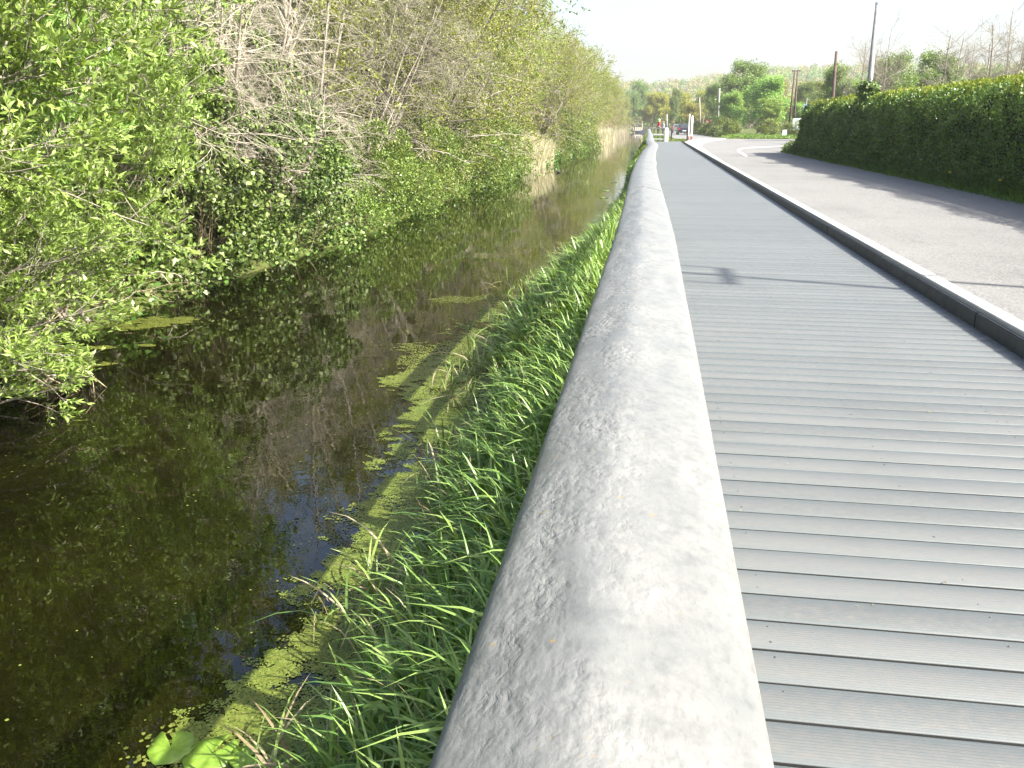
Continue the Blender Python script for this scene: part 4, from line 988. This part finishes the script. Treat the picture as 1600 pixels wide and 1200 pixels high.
x, z = col(1245.5, 185, 104); _, zb2 = col(1245, 204, 104); r = empty('notice_board', (x, 104, .3)); props(r, 'tall pale notice board with a brown strip at the hedge end', 'sign', 'signs at the junction')
b = MB(); b.box((-.42, -.03, zb2 - .3), (.42, .03, z - .3), .01); b.build('board', M['silver'], r)
b = MB(); b.box((-.44, -.035, zb2 - .62), (.44, .035, zb2 - .32), .01); b.build('strip', M['brown'], r)
for s in (-.02,): b = MB(); b.cyl((s, .05, -.3), (s, .05, z - .35), .05, .05, 10); b.build('post', M['white'], r)
x, _ = col(1225.5, 210, 98); _, zt = col(1225, 203, 98); r = empty('notice_board', (x, 98, .3)); props(r, 'small low white information board on the grass beyond the junction', 'sign', 'signs at the junction')
b = MB(); b.box((-.22, -.02, .12), (.22, .02, zt - .3), .01); b.build('board', M['silver'], r)
for s in (-.17, .17): b = MB(); b.box((s - .03, .022, -.2), (s + .03, .06, zt - .34)); b.build('leg', M['white'], r)
x, z = col(1260, 163, 62); r = empty('road_sign', (x, 62, .1)); props(r, 'pale blue sign panel showing above the end of the hedge', 'sign', 'signs at the junction')
b = MB(); b.cyl((0, 0, -.2), (0, 0, z + .3), .035, .035, 10); b.build('post', M['galv'], r)
b = MB(); b.box((-.18, -.07, z - .55), (.18, -.045, z - .1), .01); b.build('sign_face', M['blue'], r)

# ---- cars, seen from behind on the straight road
def car(name, X, Y, rz, mat, lab):
    r = empty(name, (X, Y, RZ + .005), rz); props(r, lab, 'car', 'cars on the straight road')
    prof = [(-2.05, .30), (-2.1, .62), (-2.05, .92), (-1.75, 1.42), (-1.45, 1.50), (.15, 1.47), (.85, 1.0), (1.9, .86), (2.12, .62), (2.12, .28)]
    b = MB(); rings = []
    for x, s in ((-.86, .93), (-.83, 1), (.83, 1), (.86, .93)):
        ring = []
        for (yy, zz) in prof:
            tuck = 0 if zz < .95 else (zz - .95) * .32
            ring.append((x - math.copysign(tuck, x), yy * (1 if s == 1 else .985), zz if s == 1 else .3 + (zz - .3) * .97))
        rings.append(ring)
    b.loft(rings); b.build('body', M[mat], r)
    b = MB(); b.loft([[(-.62, -2.045, .98), (.62, -2.045, .98), (.56, -1.80, 1.38), (-.56, -1.80, 1.38)], [(-.62, -2.02, .98), (.62, -2.02, .98), (.56, -1.77, 1.38), (-.56, -1.77, 1.38)]]); b.build('rear_window', M['glass'], r)
    b = MB(); b.loft([[(-.6, .90, 1.02), (.6, .90, 1.02), (.54, .20, 1.43), (-.54, .20, 1.43)], [(-.6, .93, 1.04), (.6, .93, 1.04), (.54, .23, 1.46), (-.54, .23, 1.46)]]); b.build('windscreen', M['glass'], r)
    for s in (-1, 1):
        b = MB(); b.loft([[(s * .855, -1.6, .98), (s * .855, .6, .98), (s * .73, .1, 1.36), (s * .73, -1.35, 1.36)], [(s * .845, -1.6, .98), (s * .845, .6, .98), (s * .72, .1, 1.36), (s * .72, -1.35, 1.36)]]); b.build('side_window', M['glass'], r)
        b = MB(); b.box((s * .76 - .08, -2.115, .72), (s * .76 + .08, -2.06, .98), .01); b.build('tail_light', M['redlamp'], r)
        for yy in (-1.3, 1.32):
            b = MB(); b.cyl((s * .70, yy, .31), (s * .885, yy, .31), .315, .315, 22); wv_ = b.build('wheel', M['tyre'], r)
            b = MB(); b.cyl((s * .88, yy, .31), (s * .895, yy, .31), .19, .17, 16); b.build('rim', M['galv'], wv_)
    b = MB(); b.box((-.27, -2.125, .5), (.27, -2.1, .62)); b.build('number_plate', M['white'], r)
    b = MB(); b.box((-.84, -2.16, .3), (.84, -2.02, .5), .03); b.build('bumper', M[mat], r)
x, y = at(1067.5, 210.5, RZ); car('parked_car', x, y + 1.5, .05, 'car_dark', 'dark car seen from behind on the straight road past the bollards')
x, y = at(1058.5, 208, RZ); car('parked_car', x, y + 6, .05, 'car_grey', 'grey car partly hidden behind the dark one')

# ---- two people beyond the end fence
def person(loc, rz, h, top, hair, lab, lean=.0):
    r = empty('person', loc, rz); props(r, lab, 'person', 'people beyond the far fence'); s = h / 1.72
    def skin(name, verts, edges, rad, mat, rootv=0):
        me = bpy.data.meshes.new(name); me.from_pydata([(x * s, (y + lean * max(0, z - .9)) * s, z * s) for x, y, z in verts], edges, [])
        o = link(name, me, M[mat], r); o.modifiers.new('skin', 'SKIN'); o.modifiers.new('sub', 'SUBSURF').render_levels = 1
        for i, q in enumerate(rad): me.skin_vertices[0].data[i].radius = (q * s, q * s * .9)
        me.skin_vertices[0].data[rootv].use_root = True
        return o
    B = [(0, 0, .95), (0, 0, 1.15), (0, 0, 1.38), (0, .01, 1.50), (0, .02, 1.58), (0, .02, 1.67), (.10, 0, .88), (.11, .02, .48), (.11, -.02, .08), (.12, .12, .03), (-.10, 0, .88), (-.11, .05, .48), (-.11, 0, .08), (-.12, .14, .03),
         (.19, 0, 1.40), (.25, .0, 1.14), (.22, .16, .93), (.21, .22, .86), (-.19, 0, 1.40), (-.26, .02, 1.14), (-.20, .18, .98), (-.18, .25, .93)]
    E = [(0, 1), (1, 2), (2, 3), (3, 4), (4, 5), (0, 6), (6, 7), (7, 8), (8, 9), (0, 10), (10, 11), (11, 12), (12, 13), (2, 14), (14, 15), (15, 16), (16, 17), (2, 18), (18, 19), (19, 20), (20, 21)]
    Rd = [.14, .125, .14, .055, .09, .075, .085, .06, .042, .035, .085, .06, .042, .035, .055, .042, .032, .03, .055, .042, .032, .03]
    skin('body', B, E, Rd, 'skin')
    skin('jacket', [(0, 0, .90), (0, 0, 1.15), (0, 0, 1.38), (0, .01, 1.46), (.19, 0, 1.40), (.25, 0, 1.14), (.225, .14, .96), (-.19, 0, 1.40), (-.26, .02, 1.14), (-.205, .16, 1.0)],
         [(0, 1), (1, 2), (2, 3), (2, 4), (4, 5), (5, 6), (2, 7), (7, 8), (8, 9)], [.165, .155, .165, .07, .075, .06, .048, .075, .06, .048], top)
    skin('trousers', [(0, 0, .96), (.10, 0, .88), (.11, .02, .48), (.11, -.02, .10), (-.10, 0, .88), (-.11, .05, .48), (-.11, 0, .10)], [(0, 1), (1, 2), (2, 3), (0, 4), (4, 5), (5, 6)], [.155, .105, .078, .065, .105, .078, .065], 'darkcloth')
    b = MB(); b.sph((0, (-.01 + lean * .75) * s, 1.66 * s), .105 * s, (.95, 1, .85), 14); b.build('hair', M[hair], r, True)
    b = MB(); b.cyl((0, (.10 + lean * .7) * s, 1.60 * s), (0, (.135 + lean * .7) * s, 1.585 * s), .018 * s, .008, 8); b.build('nose', M['skin'], r)
x, _ = col(1028.5, 200, 94.5); person((x, 94.5, .33), -1.2, 1.72, 'redcloth', 'hairwhite', 'person in a red jacket with white hair standing behind the far fence', .12)
x, _ = col(1036.5, 200, 98); person((x, 98, .33), 1.9, 1.50, 'bluecloth', 'hairbrown', 'person in a pale blue top standing to the right of the one in red')

# ---- moored boat far down the canal
x, z = col(996, 204, 330); bt = empty('moored_boat', (x, 330, WZ), .35); props(bt, 'small dark and cream cabin boat moored far down the canal', 'boat')
b = MB(); rings = []
for t, wd, zl in ((-2.4, .85, .75), (-2.35, .95, .78), (0, 1.05, .75), (1.4, .9, .85), (2.3, .45, 1.0), (2.6, .05, 1.1)):
    rings.append([(t, -wd * .8, -.15), (t, wd * .8, -.15), (t, wd, zl), (t, -wd, zl)])
b.loft(rings); b.build('hull', M['boatdark'], bt)
b = MB(); b.box((-1.9, -.82, .72), (1.3, .82, 1.65), .08, 0, 2); b.build('cabin', M['cream'], bt)
b = MB(); b.box((-2.1, -.95, 1.65), (1.5, .95, 1.75), .03); b.build('roof', M['cream'], bt)
for k in range(4):
    for s in (-1, 1): b = MB(); b.box((-1.7 + k * .75, s * .83 - .01, 1.0), (-1.15 + k * .75, s * .83 + .01, 1.42)); b.build('window', M['glass'], bt)
b = MB(); b.box((-2.0, -.5, .9), (-1.905, .5, 1.5)); b.build('door', M['boatdark'], bt)
b = MB(); b.sph((-.2, 0, 2.1), .5, (1.1, .8, .8), 12); b.build('canopy_bundle', M['boatdark'], bt, True)

# ================================================================== trees beyond the junction and behind the hedge
R1 = round_tree(301, 9, 3.6, 30000, .16, 'bush', 'leafy_tree', crown0=.12, nb=12); R2 = round_tree(302, 8, 3.2, 22000, .17, 'far3', 'golden_tree'); R3 = round_tree(303, 8.5, 3.3, 9000, .13, 'budding', 'budding_tree', 'twig')
R4 = round_tree(304, 7, 2.6, 20000, .14, 'willow', 'young_willow', crown0=.08)
def tree_at(root, px, py_top, Y, lab, cat='tree', group=None, zb=None, wide=1.0, H=9.0, rz=None):
    x, zt = col(px, py_top, Y); zb = float(ground_z(x, Y)) - .1 if zb is None else zb; s = (zt - zb) / H
    return put(root, (x, Y, zb), rs.uniform(0, 6) if rz is None else rz, (s * wide, s * wide, s), lab, cat, group)
rs = np.random.RandomState(55)
GJ = 'trees beyond the junction'
tree_at(R1, 1160, 112, 142, 'tallest bright green tree beyond the junction, in the middle of the view', group=GJ, wide=1.25)
tree_at(R4, 1190, 128, 125, 'feathery light green willow right of the tallest tree beyond the junction', group=GJ, H=7, wide=1.5)
tree_at(R1, 1125, 142, 165, 'darker green tree behind the pale pole on the straight road', group=GJ)
tree_at(R4, 1205, 158, 115, 'light green bushy willow leaning towards the twin-legged pole', group=GJ, H=7, wide=1.6)
tree_at(R3, 1218, 132, 190, 'brown budding tree behind the light green willows', group=GJ)
tree_at(R2, 1070, 150, 215, 'golden-leaved tree behind the two cars', group=GJ, H=8)
tree_at(R2, 1100, 146, 235, 'golden-leaved tree behind the round red sign', group=GJ, H=8)
tree_at(R2, 1040, 152, 240, 'golden-leaved tree behind the two people', group=GJ, H=8)
tree_at(R1, 1055, 148, 205, 'dark green ivy-covered tree between the golden trees', group=GJ, wide=.55)
tree_at(R2, 1018, 150, 250, 'golden tree at the towpath side beyond the railing end', group=GJ, H=8)
tree_at(R1, 993, 140, 300, 'green tree just right of the far canal-bank row', group=GJ, wide=.8)
tree_at(R3, 1005, 150, 340, 'budding tree above the moored boat', group=GJ)
tree_at(R1, 985, 160, 420, 'green tree closing the far end of the canal', group=GJ, wide=1.6)
tree_at(R1, 1265, 140, 150, 'green tree showing left of the dark brown pole', group=GJ)
tree_at(R2, 1240, 155, 180, 'yellowish tree behind the twin-legged pole', group=GJ, H=8)
tree_at(R4, 1140, 150, 132, 'light green tree between the pale pole and the tallest tree', group=GJ, H=7, wide=1.4)
tree_at(R2, 1085, 165, 190, 'low golden tree between the cars and the pale pole', group=GJ, H=8, wide=1.3)
tree_at(R4, 1255, 165, 135, 'light green tree behind the tall notice board', group=GJ, H=7, wide=1.3)
tree_at(R2, 1275, 135, 230, 'golden tree high on the slope right of the twin-legged pole', group=GJ, H=8, wide=1.2)
tree_at(R4, 1020, 165, 280, 'light green tree above the far end of the railing', group=GJ, H=7, wide=1.5)
GH = 'trees behind the hedge'
tree_at(R1, 1320, 120, 85, 'green tree behind the hedge beside the dark brown pole', group=GH)
tree_at(R1, 1400, 108, 60, 'green tree behind the hedge right of the pale pole', group=GH, H=9)
tree_at(R1, 1450, 104, 62, 'green tree with a bluish-green top behind the middle of the hedge', group=GH)
tree_at(R4, 1345, 135, 70, 'bright green bush behind the ivy on the pale pole', group=GH, H=7)
tree_at(R1, 1500, 120, 70, 'low green tree under the bare twiggy crowns behind the hedge', group=GH)
tree_at(R4, 1560, 118, 60, 'low green bush behind the hedge near the right edge', group=GH, H=7)
BT = [alder(91, 7, 4, (0, 0), 0, mw='bark_pale', name='bare_tree', droop=.03, n1=18, spread=(.05, .35), low=.25, wig=.1, len1=2.6), alder(92, 7, 3, (0, 0), 0, mw='bark_pale', name='bare_tree', droop=.03, n1=16, spread=(.05, .3), low=.25, wig=.1, len1=2.4)]
GX = 'bare trees behind the hedge'
tree_at(BT[0], 1375, 32, 42, 'slim bare tree with pale branches around the tall pale pole', group=GX, H=7.2, wide=.8)
tree_at(BT[1], 1495, 55, 52, 'bare twiggy tree above the middle of the hedge', group=GX, H=7.2)
tree_at(BT[0], 1590, 0, 38, 'bare tree with crooked branches at the right edge above the hedge', group=GX, H=7.2, wide=.9)
tree_at(BT[1], 1540, 70, 58, 'low bare tree between the two taller bare ones on the right', group=GX, H=7.2)
# low bushes on the verge beyond the junction
BS = [mound(95, 1.3, 1.1, 1.3, 40, 7000, .075, .75, 'thorn', 'verge_bush', 4, crad=(.2, .4))]
for (px, py, Y, s, lab) in ((1128, 207, 118, 1.5, 'round yellow-green bush at the foot of the pale pole'), (1140, 210, 112, 1.3, 'low bush where the verge meets the junction'), (1105, 207, 128, 1.2, 'low dark bush under the round red sign'), (1088, 205, 142, 1.4, 'low bush in the roadside row left of the round red sign'), (1200, 206, 104, 1.3, 'dark bush left of the small information board'), (1232, 207, 108, 1.0, 'bush between the two information boards'), (1255, 209, 100, 1.2, 'bush beside the notice board at the hedge end')):
    x, _ = col(px, py, Y); put(BS[0], (x, Y, float(ground_z(x, Y)) - .05), rs.uniform(0, 6), s, lab, 'bush', 'bushes on the verge beyond the junction')
# far roadside hedge behind the cars
rs = np.random.RandomState(66); n = 22000; y = rs.uniform(112, 225, n); x = 7.6 - .9 * smooth01((y - 115) / 50) + rs.uniform(0, 1.4, n); z = ground_z(x, y) + rs.uniform(0, 1.15, n) * (1 + .25 * fbm(y * 0, y, 3))
P = np.stack([x, y, z], -1); V, Fc = leaves(rs, P, rs.normal(0, 1, (n, 3)), .16, .7, .4, .1, 4)
link('roadside_hedge', mesh_np('roadside_hedge', V, Fc, rs.uniform(0, 1, n)), M['bush'], label='low rough hedge along the right of the straight road behind the cars', category='hedge')
# grass beyond the junction and at the end of the deck
n = 26000; rs = np.random.RandomState(67); x = rs.uniform(8, 34, n); y = 95 + rs.uniform(0, 1, n) ** 1.6 * 24 + 1.5 * (x < 9)
V, Fc, r = blades(n, x, y, ground_z(x, y) - .02, rs.uniform(.12, .3, n), np.full(n, .05), 68, .5, .6, 2)
link('junction_grass', mesh_np('junction_grass', V, Fc, r), M['verge'], kind='stuff')
n = 5000; x = rs.uniform(-1.6, 3.0, n); y = rs.uniform(86.5, 91, n) + (x < 1.6) * rs.uniform(0, 6, n)
V, Fc, r = blades(n, x, y, ground_z(x, y) - .02, rs.uniform(.06, .25, n), np.full(n, .03), 69, .5, .6, 2)
link('towpath_grass', mesh_np('towpath_grass', V, Fc, r), M['verge'], kind='stuff')

# ---- wooded hillside far off (one mass)
def woodland(name, count, mats, seed):
    rs = np.random.RandomState(seed)
    d = rs.uniform(240, 760, count * 3); px = rs.uniform(940, 1640, count * 3)
    x = (px - 1022) * 1.078 / 1471 * d * .93 + rs.normal(0, 3, count * 3); k = (np.abs(x + 4.5) > 9) | (d > 455); k &= ~((x > -2) & (x < 14) & (d < 250))
    x, y = x[k][:count], d[k][:count]; n_ = len(x); z = ground_z(x, y)
    per = 190; h = rs.uniform(6.5, 12, n_); r_ = h * rs.uniform(.32, .46, n_); nc = 16
    cc = norm(rs.normal(0, 1, (n_, nc, 3))) * rs.uniform(.3, 1, (n_, nc, 1)) * r_[:, None, None]; cc[..., 2] = np.abs(cc[..., 2]) * 1.1 + (h * .32)[:, None]
    cc += np.stack([x, y, z], -1)[:, None]; cc = cc.reshape(-1, 3); cr = np.repeat(r_, nc) * rs.uniform(.25, .5, n_ * nc)
    V, Fc = clump_leaves(rs, cc, cr, n_ * per, .95, .8, 4)
    hl = len(Fc)
    me = mesh_np(name, V, Fc, rs.uniform(0, 1, hl)); me.materials.append(M[mats])
    S = np.stack([x, y, z - .3], -1); P, Rr = grow(rs, S, np.tile([0, 0, 1.], (n_, 1)) + rs.normal(0, .05, (n_, 3)), h * .8, h * .02, 4, .05)
    s2, d2, r2, _ = kids(rs, P, Rr, 7, .3, 1, .6, .2); P2, R2 = grow(rs, s2, d2, np.full(len(s2), 3.0), np.maximum(r2, .05), 4, .12)
    Vt, Ft = join_np([tubes(P, Rr, 4), tubes(P2, R2, 3)])
    o = link(name, me, None, kind='stuff'); 
    t = link('woodland_trunks', mesh_np('woodland_trunks', Vt, Ft), M['twig'], o)
woodland('woodland', 750, 'far1', 401); woodland('woodland', 950, 'far2', 402); woodland('woodland', 500, 'far3', 403)

# ================================================================== thin haze over the whole place
b = MB(); b.box((-1300, -350, -3.2), (1300, 1700, 62))
hz = b.build('haze', None, kind='stuff'); hm = bpy.data.materials.new('thin haze'); hm.use_nodes = True
ht = hm.node_tree; ht.nodes.remove(ht.nodes['Principled BSDF']); pvn = ht.nodes.new('ShaderNodeVolumePrincipled')
pvn.inputs['Color'].default_value = (.93, .96, 1, 1); pvn.inputs['Density'].default_value = 0.00032; pvn.inputs['Anisotropy'].default_value = 0.2
ht.links.new(pvn.outputs[0], ht.nodes['Material Output'].inputs['Volume']); hz.data.materials.append(hm)
